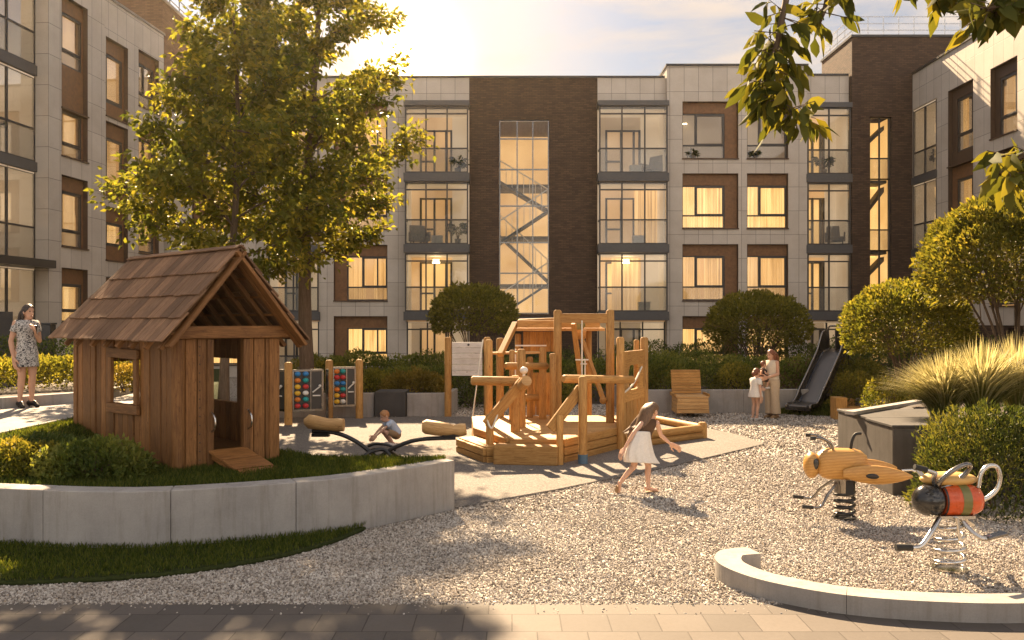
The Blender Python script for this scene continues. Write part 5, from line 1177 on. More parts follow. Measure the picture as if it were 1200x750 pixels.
# ================================================================== BALCONY PLANTS AND FURNITURE
def potted(loc,h,label,cat='potted plant',seed=0,sp=.45,n=70):
    rs=np.random.default_rng(seed+50); T=thing('potted_plant',label,cat,loc); b=MB(); b.lathe([(.10,0),(.15,.26),(.13,.26),(.12,.2),(.01,.2)],(0,0,0),14); b.build('pot',M['pot_grey'],T)
    b=MB(); P=[];D=[]
    for k in range(16):
        a=rs.uniform(0,6.28); o=rs.uniform(.2,1)*sp; e=V((math.cos(a)*o,math.sin(a)*o,h*rs.uniform(.6,1))); m=V((e.x*.35,e.y*.35,e.z*.7)); b.tube(crom([(0,0,.2),m,e],4),.008,4,caps=False)
        for j in range(n//10): t=.4+.6*j/(n//10); P.append(m.lerp(e,t)); D.append(V((math.cos(a)+rs.normal()*.5,math.sin(a)+rs.normal()*.5,rs.normal()*.4-.1)))
    b.build('stem',M['bark'],T); leaf_mesh('foliage',np.array([[*p] for p in P]),np.array([[*d] for d in D]),rs.normal(size=(len(P),3))+np.array([0,0,1]),.24,.085,M['leaf_indoor'],T,curl=.25)
potted((fx(537),YF-.25,8.80),.75,'potted plant on the top left balcony of the back building',seed=1); potted((fx(537),YF-.25,5.74),1.0,'palm in a pot on the middle left balcony of the back building',seed=2)
potted((fx(966),YF+.1,8.80),.85,'potted plant on the top right balcony next to the brick tower',seed=3)
potted((fx(812),YF-.0,9.5),.35,'small windowsill plant in the top left window above the round tree',seed=4,sp=.2); potted((fx(884),YF-.0,9.5),.35,'small windowsill plant in the top right window above the round tree',seed=5,sp=.2)
def lw(u,y,z): q=Matrix.Rotation(lrz,3,'Z')@V((u,y,0)); return (-15.37+q.x,28.3+q.y,z)
potted(lw(-1.5,1.0,7.72),1.45,'tall leafy plant behind the upper glazing of the left wing',seed=6,sp=.6); potted(lw(-2.1,1.0,4.45),1.35,'leafy plant behind the glazing above the left entrance canopy',seed=7,sp=.55)
potted((17.3+.5,36.86-1.4,8.6),1.1,'potted plant behind the top glazing of the right wing',seed=8); potted((17.3+.5,36.86-1.4,5.52),.8,'potted plant behind the middle glazing of the right wing',seed=9)
def armchair(loc,rz,label,m='fabric_grey'):
    T=thing('armchair',label,'armchair',loc,rz); b=MB(); b.bx(-.36,.36,-.35,.3,.2,.42); b.build('seat',M[m],T,.05); b=MB(); b.bar((0,.3,.35),(0,.42,.95),.74,.14,up=(0,1,0)); b.build('backrest',M[m],T,.05)
    b=MB()
    for s in (-1,1): b.bx(s*.40-.06,s*.40+.06,-.32,.3,.2,.62)
    b.build('armrest',M[m],T,.04); b=MB()
    for x in (-.3,.3):
        for y in (-.28,.28): b.bx(x-.025,x+.025,y-.025,y+.025,0,.2)
    b.build('leg',M['metal_dark'],T)
armchair((fx(764),YF+.35,8.80),R(-50),'grey armchair on the top middle balcony of the back building'); armchair((fx(985),YF+.6,5.74),R(-20),'grey armchair on the middle balcony next to the brick tower'); armchair((fx(490),YF+.3,5.74),R(20),'grey armchair on the middle left balcony of the back building')
for px,z,lab in ((745,8.80,'small white box table on the top middle balcony'),(748,5.74,'small white box table on the second middle balcony'),(755,2.85,'white box table on the lowest middle balcony'),(512,5.74,'white box table on the middle left balcony')):
    T=thing('side_table',lab,'table',(fx(px),YF+.1,z)); b=MB(); b.bx(-.24,.24,-.22,.22,.04,.40); b.build('body',M['white_paint'],T,.01); b=MB(); b.bx(-.26,.26,-.24,.24,.402,.43); b.build('top',M['white_paint'],T,.005); b=MB(); b.bx(-.2,.2,-.18,.18,0,.04); b.build('plinth',M['metal_dark'],T)
# dark utility cabinet behind the woman
T=thing('utility_cabinet','tall dark green utility cabinet at the corner of the left wing behind the woman','cabinet',(at(55,22),22,.95)); b=MB(); b.bx(-.16,.16,-.14,.14,0,1.42); b.build('body',M['metal_dark'],T,.01); b=MB(); b.bx(-.18,.18,-.16,.16,1.422,1.47); b.build('lid',M['metal_dark'],T,.006)
# ================================================================== PEOPLE
def hand(b,w,d,curl,sc,side,out):
    """palm, four bent fingers of different lengths and a thumb leaving the side of the palm; w wrist, d hand direction, out = direction of the back of the hand"""
    d=V(d).normalized(); out=(V(out)-d*V(out).dot(d)).normalized(); lat=d.cross(out)*side; w=V(w)
    for k in range(4):
        o=lat*(.0165*(1.5-k))*sc; b.capsule(w+d*.012*sc+o*.7,.0125*sc,w+d*.078*sc+o,.011*sc,8)
        l=(.062,.072,.067,.052)[k]*sc; p0=w+d*.080*sc+o*1.12; d1=(d-out*curl*.5).normalized(); p1=p0+d1*l*.5; d2=(d-out*curl*1.5).normalized(); p2=p1+d2*l*.5
        b.capsule(p0,.0088*sc,p1,.0082*sc,8); b.capsule(p1,.0082*sc,p2,.0066*sc,8)
    t0=w+d*.022*sc+lat*.026*sc; t1=t0+(lat*.75+d*.65-out*.2).normalized()*.040*sc; t2=t1+(d*.9+lat*.15-out*.3).normalized()*.030*sc
    b.capsule(t0,.0125*sc,t1,.0098*sc,8); b.capsule(t1,.0098*sc,t2,.0075*sc,8)
def body(T,J,sc,skinm,hd,curl=.5,hs=1.0,tw=1.0):
    """one continuous body grown from overlapping tapered limbs; J joints, hd = (face direction, up)"""
    b=MB(); j={k:V(v) for k,v in J.items()}; s=sc
    lat=(j['sl']-j['sr']).normalized(); up=(j['neck']-j['pelvis']).normalized(); fr=up.cross(lat).normalized()*-1; fr=lat.cross(up).normalized()
    Mt=Matrix((lat,fr,up)).transposed()
    wst=j['pelvis'].lerp(j['neck'],.36); ch=j['pelvis'].lerp(j['neck'],.70)
    b.ell(j['pelvis'],(.100*s*tw,.078*s,.088*s),Mt); b.ell(wst,(.080*s*tw,.062*s,.12*s),Mt); b.ell(ch,(.102*s*tw,.074*s,.125*s),Mt)
    b.capsule(j['sl'].lerp(j['neck'],.25)-up*.015*s,.034*s,j['sr'].lerp(j['neck'],.25)-up*.015*s,.034*s)
    f=V(hd[0]).normalized(); hc=j['head']; hu=(V(hd[1])-f*V(hd[1]).dot(f)).normalized(); hl=f.cross(hu); Mh=Matrix((hl,f,hu)).transposed()
    b.capsule(j['neck']-up*.03*s,.034*s,hc-hu*.05*s*hs,.031*s)
    h=hs*s; b.ell(hc+hu*.018*h,(.048*h,.060*h,.062*h),Mh,20,14); b.ell(hc-hu*.032*h+f*.012*h,(.036*h,.044*h,.044*h),Mh,16,12); b.capsule(hc-hu*.058*h+f*.036*h,.014*h,hc-hu*.058*h+f*.040*h,.012*h)
    b.capsule(hc+f*.056*h+hu*.005*h,.006*h,hc+f*.068*h-hu*.016*h,.010*h,8)
    for q in (-1,1): b.ell(hc+hl*q*.049*h-f*.004*h,(.009*h,.016*h,.022*h),Mh,10,8)
    for q,a in (('l',1),('r',-1)):
        S,E,Wr=j['s'+q],j['e'+q],j['w'+q]; b.capsule(S,.031*s,E,.023*s); b.capsule(E,.0235*s,E.lerp(Wr,.35),.0235*s); b.capsule(E.lerp(Wr,.35),.0235*s,Wr,.0155*s)
        hdv=j.get('h'+q,(Wr-E)); hand(b,Wr,hdv,curl,s*.98,a,J.get('o'+q,lat*a))
        Hp,K,A,To=j['p'+q],j['k'+q],j['a'+q],j['t'+q]; b.capsule(Hp,.058*s,Hp.lerp(K,.5),.047*s); b.capsule(Hp.lerp(K,.5),.047*s,K,.034*s); b.capsule(K,.034*s,K.lerp(A,.33)-(To-A).normalized()*.008*s,.034*s); b.capsule(K.lerp(A,.33)-(To-A).normalized()*.008*s,.034*s,A,.020*s)
        td=(To-A); td.normalize(); hl_=A-td*.028*s; b.capsule(A,.022*s,hl_-V((0,0,.022*s)),.022*s); b.capsule(hl_-V((0,0,.024*s)),.021*s,To,.018*s)
    o=b.build('body',M[skinm],T); rm=o.modifiers.new('one_surface','REMESH'); rm.mode='VOXEL'; rm.voxel_size=.0055*sc; rm.use_smooth_shade=True
    sm_=o.modifiers.new('soft','SMOOTH'); sm_.factor=.5; sm_.iterations=2
    for q in (-1,1):
        e=MB(); c=hc+f*.0515*h+hl*q*.019*h+hu*.010*h; e.ell(c,(.0085*h,.006*h,.0055*h),Mh,10,8); o2=e.build('eye',M['black_gloss'],T)
        e=MB(); e.capsule(c+hu*.014*h-hl*.009*h+f*.003*h,.0022*h,c+hu*.014*h+hl*.009*h+f*.003*h,.0022*h,6); e.build('eyebrow',M['hair_brown'],T)
    e=MB(); e.capsule(hc-hu*.036*h+f*.0545*h-hl*.011*h,.0042*h,hc-hu*.036*h+f*.0545*h+hl*.011*h,.0042*h,6); e.build('mouth',M['lips'],T)
    return dict(f=f,hu=hu,hl=hl,Mh=Mh,hc=hc,h=h,lat=lat,fr=fr,up=up,Mt=Mt,j=j,ch=ch,wst=wst)
plain('lips',(.34,.12,.09),.45)
def rings_cloth(T,name,m,rings,n=36,folds=0,fn=9,amp=.02,thick=.006,ph=0):
    """rings: (centre, lateral axis, front axis, half width, half depth)"""
    b=MB(); out=[]
    for i,(c,l,f,rx,ry) in enumerate(rings):
        k=i/(len(rings)-1); r=[]
        for q in range(n):
            a=2*PI*q/n; w=1+folds*k*amp*10*(math.sin(fn*a+ph)*.5+math.sin(fn*1.7*a+1+ph+k)*.3); r.append(V(c)+V(l)*math.cos(a)*rx*w+V(f)*math.sin(a)*ry*w)
        out.append(r)
    b.loft(out); o=b.build(name,M[m],T,solid=thick); sb=o.modifiers.new('soft','SUBSURF'); sb.levels=1; sb.render_levels=1; return o
def torso_cloth(T,name,m,B,s,top,bot,widths,folds=0,fn=9,amp=.02,tw=1.0,n=36):
    """garment round the trunk between heights top>bot, given as (t along pelvis-neck line, half width, half depth)"""
    P0,P1=B['j']['pelvis'],B['j']['neck']; R_=[]
    for t,rx,ry in widths: R_.append((P0.lerp(P1,t),B['lat'],B['fr'],rx*s*tw,ry*s))
    return rings_cloth(T,name,m,R_,n,folds,fn,amp)
def sleeve(T,name,m,p,q,r0,r1):
    b=MB(); p=V(p);q=V(q); p=p-(q-p).normalized()*r0*.55; d=(q-p).normalized(); x=d.orthogonal().normalized(); y=d.cross(x); R_=[]
    for i in range(5):
        t=i/4; r=r0+(r1-r0)*t; c=p.lerp(q,t); r=r*(.62 if i==0 else 1); R_.append([c+x*r*math.cos(2*PI*k/16)+y*r*math.sin(2*PI*k/16) for k in range(16)])
    b.loft(R_); return b.build(name,M[m],T,solid=.005)
def hair_cap(T,m,B,back=(),extra=(),fr=.012,cover=.35):
    h=B['h']; hc,f,hu,hl,Mh=B['hc'],B['f'],B['hu'],B['hl'],B['Mh']; b=MB(); n=26;mm=14;R_=[]
    # scalp: an ellipsoid a little larger than the skull, cut back from the face
    for i in range(mm+1):
        th=PI*.74*i/mm; r=[]
        for k in range(n):
            a=2*PI*k/n; x=math.sin(th)*math.cos(a); y=math.sin(th)*math.sin(a); z=math.cos(th)
            p=V((x*.0545,y*.067,z*.067+.022))
            lim=.062-.085*min(1.2,abs(x)/.95)**2.6
            if y>-.1 and p.z<lim: p.z=lim+(p.z-lim)*.04; p.y=min(p.y,.060)
            w=1+.03*math.sin(a*9+z*5); r.append(hc+Mh@(p*h*w))
        R_.append(r)
    b.loft(R_,caps=True)
    for (pts,rr,fl) in back:
        b.tube(crom([hc+Mh@(V(p)*h) for p in pts],6),[r*h for r in np.interp(np.linspace(0,1,(len(pts)-1)*6+1),np.linspace(0,1,len(rr)),rr)],14,flat=fl)
    o=b.build('hair',M[m],T); rm=o.modifiers.new('one_surface','REMESH'); rm.mode='VOXEL'; rm.voxel_size=.006*h/.95; rm.use_smooth_shade=True; s_=o.modifiers.new('soft','SMOOTH'); s_.factor=.5; s_.iterations=2; return o
def shoe(T,name,m,A,To,s,heel=0.0,up=.03,r=.030):
    b=MB(); A=V(A);To=V(To); td=(To-A); td.z=0; td.normalize(); h0=A-td*.036*s; h0.z=max(To.z,A.z-.048*s)+heel*.0
    b.capsule(V((h0.x,h0.y,h0.z)),r*.92*s,A.lerp(To,.55)+V((0,0,-.005*s)),r*.88*s,12); b.capsule(A.lerp(To,.55)+V((0,0,-.004*s)),r*.88*s,To+td*.012*s,r*.72*s,12)
    if heel: b.capsule(h0+V((0,0,-.01)),.014*s,V((h0.x,h0.y,.012)),.008*s,8)
    o=b.build(name,M[m],T); rm=o.modifiers.new('one_surface','REMESH'); rm.mode='VOXEL'; rm.voxel_size=.006*s; rm.use_smooth_shade=True; return o

# --- woman in the printed dress, standing on the left path, looking right --------------------
def woman_print():
    T=thing('person','woman in a black and white print dress standing on the left path','person',(at(31,14.85),14.85,.968),R(50))
    s=1.74; e=.045
    J=dict(pelvis=(0,0,.535*s+e),neck=(0.01,.01,.835*s+e),head=(.02,-.02,.922*s+e),sl=(.098*s,0.01,.815*s+e),sr=(-.098*s,.01,.815*s+e),el=(.128*s,.03,.64*s+e),wl=(.055*s,-.15,.70*s+e),er=(-.135*s,.04,.635*s+e),wr=(-.125*s,-.03,.475*s+e),
      pl=(.052*s,0,.515*s+e),pr=(-.052*s,0,.515*s+e),kl=(.05*s,-.03,.285*s+e),kr=(-.045*s,-.01,.285*s+e),al=(.055*s,.03,.062*s+e),ar=(-.05*s,.05,.062*s+e),tl=(.075*s,-.09,.022),tr=(-.055*s,-.08,.022),hl=(-.05,-.08,.10),ol=(.6,-.4,.2),outr=(1,0,0))
    B=body(T,J,s,'skin',((.30,-1,.02),(0,0,1)),.7)
    torso_cloth(T,'dress','cloth_print',B,s,0,0,[(1.05,.056,.044),(1.03,.092,.052),(.96,.128,.064),(.84,.130,.080),(.70,.112,.088),(.50,.094,.076),(.33,.087,.072),(.10,.102,.086),(-.10,.110,.092),(-.30,.112,.094),(-.52,.120,.100)],.35,7,tw=.95)
    for q in 'lr': sleeve(T,'sleeve','cloth_print',V(J['s'+q]).lerp(V(J['neck']),.18)+V((0,0,.006)),V(J['s'+q]).lerp(V(J['e'+q]),.48),.040*s,.036*s)
    hair_cap(T,'hair_dark',B,[([(0,-.045,.02),(.01,-.075,-.03),(.02,-.078,-.10),(.03,-.06,-.19)],[.04,.04,.034,.012],(1.25,.8)),([(-.045,-.02,.03),(-.052,-.01,-.03),(-.05,-.01,-.10)],[.016,.014,.006],(1,1)),([(.045,-.02,.03),(.052,-.01,-.03),(.052,-.01,-.10)],[.016,.014,.006],(1,1))])
    for q in 'lr': shoe(T,'shoe','shoe_black',J['a'+q],J['t'+q],s,1)
    b=MB(); w=V(J['wl'])+V((-.03,-.05,.09)); b.box(w,(.075,.014,.15),Matrix.Rotation(R(20),3,'Z')); b.build('phone',M['black_paint'],T,.006)
woman_print()
# --- running girl ------------------------------------------------------------------------------
def girl():
    T=thing('person','girl with long brown hair and white skirt running across the gravel','person',(at(750,12.25),12.25,.012),R(0))
    s=1.30
    J=dict(pelvis=(0,0,.535*s),neck=(.15,.12,.79*s),head=(.205,.17,.885*s),sl=(.055,.04,.775*s),sr=(.27,.15,.755*s),el=(-.10,-.07,.665*s),wl=(-.235,-.12,.505*s),er=(.34,.22,.61*s),wr=(.475,.22,.515*s),
      pl=(-.06,-.01,.51*s),pr=(.06,.01,.515*s),kl=(-.085,.03,.285*s),kr=(.13,.06,.285*s),al=(-.30,-.06,.115*s),ar=(.125,.03,.060*s),tl=(-.31,-.035,.012*s),tr=(.245,.06,.018*s),hl=(-.07,-.02,-.11),hr=(.10,.0,-.05))
    # back view: she runs away to the right, one arm trailing on the left of the picture
    B=body(T,J,s,'skin_child',((.80,.62,-.15),(.2,.1,1)),.6,1.16)
    torso_cloth(T,'top','cloth_brown',B,s,0,0,[(1.05,.052,.044),(1.01,.088,.052),(.92,.106,.066),(.78,.108,.080),(.58,.100,.076),(.38,.092,.070),(.12,.100,.078)],.15,6)
    P0=B['j']['pelvis']; R_=[]
    for z,rx,ry,dx in ((.135,.086,.074,.035),(.09,.100,.084,.025),(.02,.132,.112,.0),(-.08,.165,.135,-.012),(-.16,.188,.152,.0),(-.215,.204,.162,.035)): R_.append((P0+V((dx,0,z*s+dx*.25)),B['lat'],B['fr'],rx*s,ry*s))
    rings_cloth(T,'skirt','cloth_white',R_,72,.55,13,.022,.008)
    hr=[([(0,-.03,.05),(.0,-.078,.0),(-.01,-.10,-.09),(-.03,-.13,-.20),(-.045,-.15,-.30)],[.05,.056,.056,.044,.008],(1.35,.75))]
    rs=np.random.default_rng(4)
    for k in range(16):
        x=-.055+.11*k/15; sw=rs.uniform(.02,.11); l=rs.uniform(.18,.32); hr.append(([(x*.7,-.045,.045),(x*1.1,-.08,-.03),(x*1.35-sw*.4,-.10-rs.uniform(0,.02),-.03-l*.45),(x*1.3-sw,-.125-rs.uniform(0,.04),-.02-l*.8),(x*1.2-sw*1.35,-.13-rs.uniform(0,.05),-l)],[.020,.020,.018,.012,.003],(1.1,.8)))
    hair_cap(T,'hair_brown',B,hr)
    for q in 'lr':
        b=MB(); A,To=V(J['a'+q]),V(J['t'+q]); td=(To-A).normalized()
        if q=='r': b.box(A.lerp(To,.45)+V((0,0,-.052)),(.20,.075,.018),Matrix.Rotation(math.atan2(td.y,td.x),3,'Z'))
        else: b.bar(A+V((-.035,-.03,-.03)),To+V((-.04,-.03,0)),.07,.018,up=(1,.3,.2))
        b.build('sandal',M['sandal_tan'],T,.006)
girl()
# --- squatting boy ------------------------------------------------------------------------------
def boy():
    T=thing('person','small boy in a light blue shirt squatting on the play surface','person',(at(457,16.7),16.7,.035),R(-62))
    s=1.02
    J=dict(pelvis=(0,.13,.235),neck=(0,-.03,.475),head=(0,-.10,.575),sl=(.085,-.01,.455),sr=(-.085,-.01,.455),el=(.10,-.17,.335),wl=(.06,-.30,.215),er=(-.10,-.17,.33),wr=(-.06,-.31,.20),
      pl=(.06,.11,.215),pr=(-.06,.11,.215),kl=(.115,-.13,.285),kr=(-.115,-.13,.285),al=(.09,.03,.055),ar=(-.09,.03,.055),tl=(.105,-.10,.018),tr=(-.105,-.10,.018),hl=(0,-.1,-.10),hr=(0,-.1,-.10))
    B=body(T,J,s,'skin_child',((0,-1,-.38),(0,0,1)),.8,1.42)
    torso_cloth(T,'shirt','cloth_blue',B,s,0,0,[(1.06,.05,.046),(1.03,.09,.054),(.95,.128,.07),(.85,.132,.084),(.72,.122,.094),(.45,.118,.10),(.15,.122,.104),(-.08,.124,.106)],.2,6)
    for q in 'lr': sleeve(T,'sleeve','cloth_blue',J['s'+q],V(J['s'+q]).lerp(V(J['e'+q]),.55),.046*s,.046*s)
    for q in 'lr': sleeve(T,'shorts_leg','cloth_khaki',V(J['p'+q])+V((0,.02,0)),V(J['p'+q]).lerp(V(J['k'+q]),.85),.074*s,.062*s)
    b=MB(); b.ell((0,.125,.205),(.115*s,.10*s,.095*s),n=18,m=12); b.build('shorts',M['cloth_khaki'],T)
    hair_cap(T,'hair_sand',B)
    for q in 'lr': shoe(T,'shoe','shoe_white',J['a'+q],J['t'+q],s,0,.03,.036)
boy()
# --- mother with a toddler on her arm, girl in white in front of her ---------------------------------
DM=21.6
def mother():
    T=thing('person','woman with red hair in cream top and wide trousers near the slide','person',(at(905,DM),DM,.012),R(-62))
    s=1.70; e=.02
    J=dict(pelvis=(0,0,.535*s+e),neck=(0,.0,.835*s+e),head=(0,-.03,.922*s+e),sl=(.098*s,0,.815*s+e),sr=(-.098*s,0,.815*s+e),el=(.125*s,-.02,.645*s+e),wl=(.06*s,-.26,.60*s+e),er=(-.125*s,-.03,.645*s+e),wr=(-.04*s,-.28,.66*s+e),
      pl=(.052*s,0,.515*s+e),pr=(-.052*s,0,.515*s+e),kl=(.055*s,-.01,.285*s+e),kr=(-.055*s,-.02,.285*s+e),al=(.055*s,.04,.062*s),ar=(-.055*s,.03,.062*s),tl=(.062*s,-.10,.02),tr=(-.065*s,-.11,.02))
    B=body(T,J,s,'skin',((0,-1,-.12),(0,0,1)),.6)
    torso_cloth(T,'top','cloth_cream',B,s,0,0,[(1.05,.052,.044),(1.02,.086,.05),(.94,.104,.064),(.82,.112,.082),(.66,.114,.092),(.42,.100,.080),(.20,.106,.086),(.02,.112,.092)],.15,6)
    for q in 'lr':
        R_=[(V(J['p'+q])+V((0,0,.08)),V((1,0,0)),V((0,1,0)),.066*s,.086*s)]
        for t,r in ((.15,.070),(.5,.064),(1,.058)): R_.append((V(J['p'+q]).lerp(V(J['k'+q]),t),V((1,0,0)),V((0,1,0)),r*s,r*1.1*s))
        for t,r in ((.5,.062),(.97,.068)): R_.append((V(J['k'+q]).lerp(V(J['a'+q]),t)+V((0,0,-.02 if t>.9 else 0)),V((1,0,0)),V((0,1,0)),r*s,r*1.15*s))
        rings_cloth(T,'trouser_leg','cloth_beige',R_,24,.25,5)
    b=MB(); b.ell((0,0,.56*s),(.118*s,.095*s,.07*s)); b.build('trouser_waist',M['cloth_beige'],T)
    hair_cap(T,'hair_red',B,[([(0,-.04,.03),(0,-.075,-.03),(0,-.075,-.11),(0,-.06,-.20)],[.045,.05,.045,.012],(1.3,.75)),([(-.047,-.015,.03),(-.056,-.01,-.05),(-.055,-.015,-.13)],[.02,.02,.007],(1,1)),([(.047,-.015,.03),(.056,-.01,-.05),(.055,-.015,-.13)],[.02,.02,.007],(1,1))])
    for q in 'lr': shoe(T,'shoe','sandal_tan',J['a'+q],J['t'+q],s)
mother()
def toddler():
    T=thing('person','toddler in a dark top held on the arm of the red haired woman','person',(at(897,DM)-.10,DM-.02,.86),R(100))
    s=.80
    J=dict(pelvis=(0,0,.16),neck=(0,-.03,.40),head=(0,-.04,.49),sl=(.08,-.02,.385),sr=(-.08,-.02,.385),el=(.11,-.07,.28),wl=(.07,-.16,.27),er=(-.11,-.06,.28),wr=(-.08,-.15,.26),
      pl=(.05,-.01,.14),pr=(-.05,-.01,.14),kl=(.10,-.13,.10),kr=(-.10,-.13,.10),al=(.10,-.10,-.06),ar=(-.10,-.10,-.06),tl=(.105,-.17,-.085),tr=(-.105,-.17,-.085))
    B=body(T,J,s,'skin_child',((.2,-1,0),(0,0,1)),.7,1.5)
    torso_cloth(T,'shirt','cloth_dark',B,s,0,0,[(1.06,.052,.048),(1.02,.10,.06),(.90,.13,.08),(.70,.118,.094),(.40,.118,.10),(.05,.118,.10),(-.15,.12,.10)],.1,6)
    for q in 'lr': sleeve(T,'sleeve','cloth_dark',J['s'+q],V(J['s'+q]).lerp(V(J['w'+q]),.5),.046*s,.04*s)
    for q in 'lr': sleeve(T,'trouser_leg','cloth_dark',J['p'+q],V(J['k'+q]),.07*s,.055*s)
    hair_cap(T,'hair_red',B)
    for q in 'lr': shoe(T,'shoe','shoe_white',J['a'+q],J['t'+q],s,0,.03,.036)
toddler()
def child_white():
    D=21.2; T=thing('person','child in a white dress standing in front of the red haired woman','person',(at(885.5,D),D,.012),R(118))
    s=1.28
    J=dict(pelvis=(0,0,.53*s),neck=(.0,-.01,.80*s),head=(0,-.03,.90*s),sl=(.098*s,0,.78*s),sr=(-.098*s,0,.78*s),el=(.125*s,-.06,.63*s),wl=(.09*s,-.20,.60*s),er=(-.145*s,.03,.62*s),wr=(-.165*s,.03,.475*s),
      pl=(.05*s,0,.51*s),pr=(-.05*s,0,.51*s),kl=(.05*s,-.01,.28*s),kr=(-.05*s,-.02,.28*s),al=(.05*s,.03,.06*s),ar=(-.055*s,.02,.06*s),tl=(.06*s,-.10,.02),tr=(-.075*s,-.11,.02))
    B=body(T,J,s,'skin_child',((.1,-1,.12),(0,0,1)),.5,1.18)
    torso_cloth(T,'dress','cloth_white',B,s,0,0,[(1.05,.054,.044),(1.03,.092,.052),(.95,.128,.066),(.82,.128,.084),(.62,.112,.088),(.38,.104,.084),(.12,.122,.104),(-.12,.142,.124),(-.34,.150,.134)],.3,8)
    for q in 'lr': sleeve(T,'sleeve','cloth_white',J['s'+q],V(J['s'+q]).lerp(V(J['e'+q]),.62),.048*s,.048*s)
    hair_cap(T,'hair_red',B,[([(0,-.05,.03),(0,-.075,.0),(0,-.07,-.05)],[.03,.03,.015],(1.2,.8))])
    for q in 'lr': shoe(T,'shoe','shoe_white',J['a'+q],J['t'+q],s)
child_white()
# ================================================================== LIGHT, SKY, CAMERA
SUN_AZ,SUN_EL=-13.0,37.0      # azimuth measured from the view axis (+Y), negative = left
ld=bpy.data.lights.new('sun','SUN'); ld.energy=5.0; ld.angle=R(.6); ld.color=(1,.73,.45); lo=bpy.data.objects.new('sun',ld); COL.objects.link(lo)
sd=V((math.sin(R(SUN_AZ))*math.cos(R(SUN_EL)),math.cos(R(SUN_AZ))*math.cos(R(SUN_EL)),math.sin(R(SUN_EL))))
lo.rotation_euler=(-sd).to_track_quat('-Z','Y').to_euler(); lo.location=(-12,30,40)
w=bpy.data.worlds.new('World'); SC.world=w; w.use_nodes=True; t=w.node_tree; N=t.nodes; bg=N['Background']
sky=N.new('ShaderNodeTexSky'); sky.sky_type='NISHITA'; sky.sun_disc=False; sky.sun_elevation=R(SUN_EL); sky.sun_rotation=R(SUN_AZ); sky.air_density=1.4; sky.dust_density=1.5; sky.ozone_density=.6
tc=N.new('ShaderNodeTexCoord'); mp=N.new('ShaderNodeMapping'); mp.inputs['Scale'].default_value=(1,1,4.2); t.links.new(tc.outputs['Generated'],mp.inputs[0])
nz=N.new('ShaderNodeTexNoise'); nz.inputs['Scale'].default_value=2.6; nz.inputs['Detail'].default_value=8; nz.inputs['Roughness'].default_value=.58; nz.inputs['Distortion'].default_value=.4; t.links.new(mp.outputs[0],nz.inputs[0])
rp_=N.new('ShaderNodeValToRGB'); rp_.color_ramp.elements[0].position=.43; rp_.color_ramp.elements[0].color=(0,0,0,1); rp_.color_ramp.elements[1].position=.60; rp_.color_ramp.elements[1].color=(.85,.85,.85,1); t.links.new(nz.outputs[0],rp_.inputs[0])
# glow of the low evening sky round the place where the sun stands behind the haze
vm=N.new('ShaderNodeVectorMath'); vm.operation='DOT_PRODUCT'; nv=N.new('ShaderNodeVectorMath'); nv.operation='NORMALIZE'; t.links.new(tc.outputs['Generated'],nv.inputs[0]); t.links.new(nv.outputs[0],vm.inputs[0]); g=V((-.108,.95,.29)).normalized(); vm.inputs[1].default_value=g
vb=N.new('ShaderNodeVectorMath'); vb.operation='DOT_PRODUCT'; t.links.new(nv.outputs[0],vb.inputs[0]); vb.inputs[1].default_value=V((.15,-.85,.5)).normalized()
def mth(op,a,b=0,c=0):
    n=N.new('ShaderNodeMath'); n.operation=op
    for i,v in enumerate((a,b,c)):
        if isinstance(v,bpy.types.NodeSocket): t.links.new(v,n.inputs[i])
        else: n.inputs[i].default_value=v
    return n.outputs[0]
dp=mth('MAXIMUM',vm.outputs['Value'],0); g1=mth('POWER',dp,44); g2=mth('POWER',dp,1500)
def mixn(f,a,b,bl='MIX'):
    n=N.new('ShaderNodeMix'); n.data_type='RGBA'; n.blend_type=bl
    for k,v in ((0,f),(6,a),(7,b)):
        if isinstance(v,bpy.types.NodeSocket): t.links.new(v,n.inputs[k])
        elif k==0: n.inputs[0].default_value=v
        else: n.inputs[k].default_value=(*v,1)
    return n.outputs[2]
c=mixn(1,sky.outputs[0],(.16,.185,.225),'MULTIPLY')
rear_fill=mth('MULTIPLY_ADD',vb.outputs['Value'],.5,.5)     # clouds behind the camera brightened as added, unseen fill on the facades
cc=mixn(mth('POWER',rear_fill,2.0),(2.5,2.05,1.66),(8.2,7.2,6.3))
c=mixn(rp_.outputs[0],c,cc)
c=mixn(mth('MULTIPLY',g1,.34),c,(6.2,4.0,1.9))
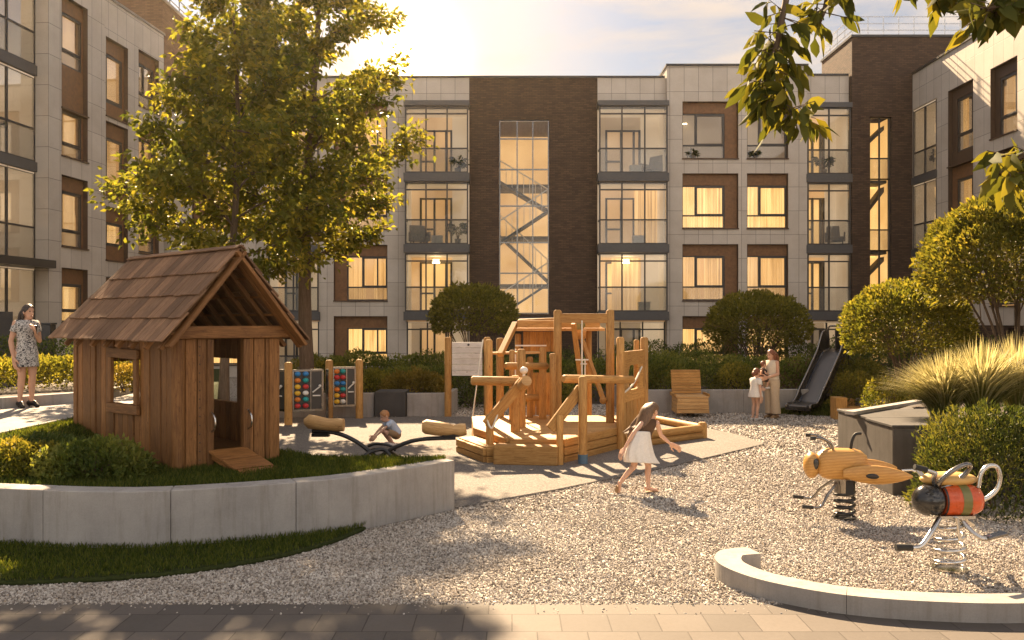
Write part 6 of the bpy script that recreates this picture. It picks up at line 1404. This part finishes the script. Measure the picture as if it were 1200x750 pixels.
gl=N.new('ShaderNodeMix'); gl.data_type='RGBA'; gl.blend_type='ADD'; t.links.new(g2,gl.inputs[0]); t.links.new(c,gl.inputs[6]); gl.inputs[7].default_value=(40,25,9,1)
t.links.new(gl.outputs[2],bg.inputs[0]); bg.inputs[1].default_value=.075
hz=MB(); hz.bx(-62,62,-17,97,-1,17.6); ho=hz.build('haze',[]); ho['kind']='stuff'
hm=bpy.data.materials.new('haze'); hm.use_nodes=True; hn=hm.node_tree.nodes; hn.remove(hn['Principled BSDF']); pv=hn.new('ShaderNodeVolumePrincipled'); pv.inputs['Color'].default_value=(1,.84,.6,1); pv.inputs['Density'].default_value=.00025; pv.inputs['Anisotropy'].default_value=.85; hm.node_tree.links.new(pv.outputs[0],hn['Material Output'].inputs['Volume']); ho.data.materials.append(hm)
cam=bpy.data.cameras.new('camera'); cam.lens=30; cam.sensor_width=36; cam.clip_end=900; cam.clip_start=.05; co=bpy.data.objects.new('camera',cam); COL.objects.link(co); co.location=(0,0,H); co.rotation_euler=(PI/2,0,0); SC.camera=co
SC.view_settings.view_transform='Standard'; SC.view_settings.look='None'; SC.view_settings.exposure=2.25; SC.view_settings.gamma=1
cy=SC.cycles; cy.max_bounces=7; cy.diffuse_bounces=3; cy.glossy_bounces=3; cy.transmission_bounces=4; cy.transparent_max_bounces=16; cy.use_denoising=True; cy.sample_clamp_indirect=6; cy.caustics_reflective=False; cy.caustics_refractive=False
SC.render.engine='CYCLES'

GROUPS={'shrub':'shrubs planted round the playground','hedge':'hedges in the planted beds','round_tree':'clipped round trees','tree':'broadleaf courtyard trees','potted_plant':'potted plants on the balconies','armchair':'armchairs on the balconies','side_table':'white tables on the balconies','feather_grass':'clumps of feather grass','planter_box':'dark slate planter boxes','spring_rider':'spring riders in the gravel bed','planter_wall':'planter walls round the beds','person':'people in the courtyard','brick_tower':'brick stair towers','apartment_building':'apartment buildings round the courtyard'}
for o in SC.objects:
    k=o.name.split('.')[0]
    if not o.parent and k in GROUPS: o['group']=GROUPS[k]
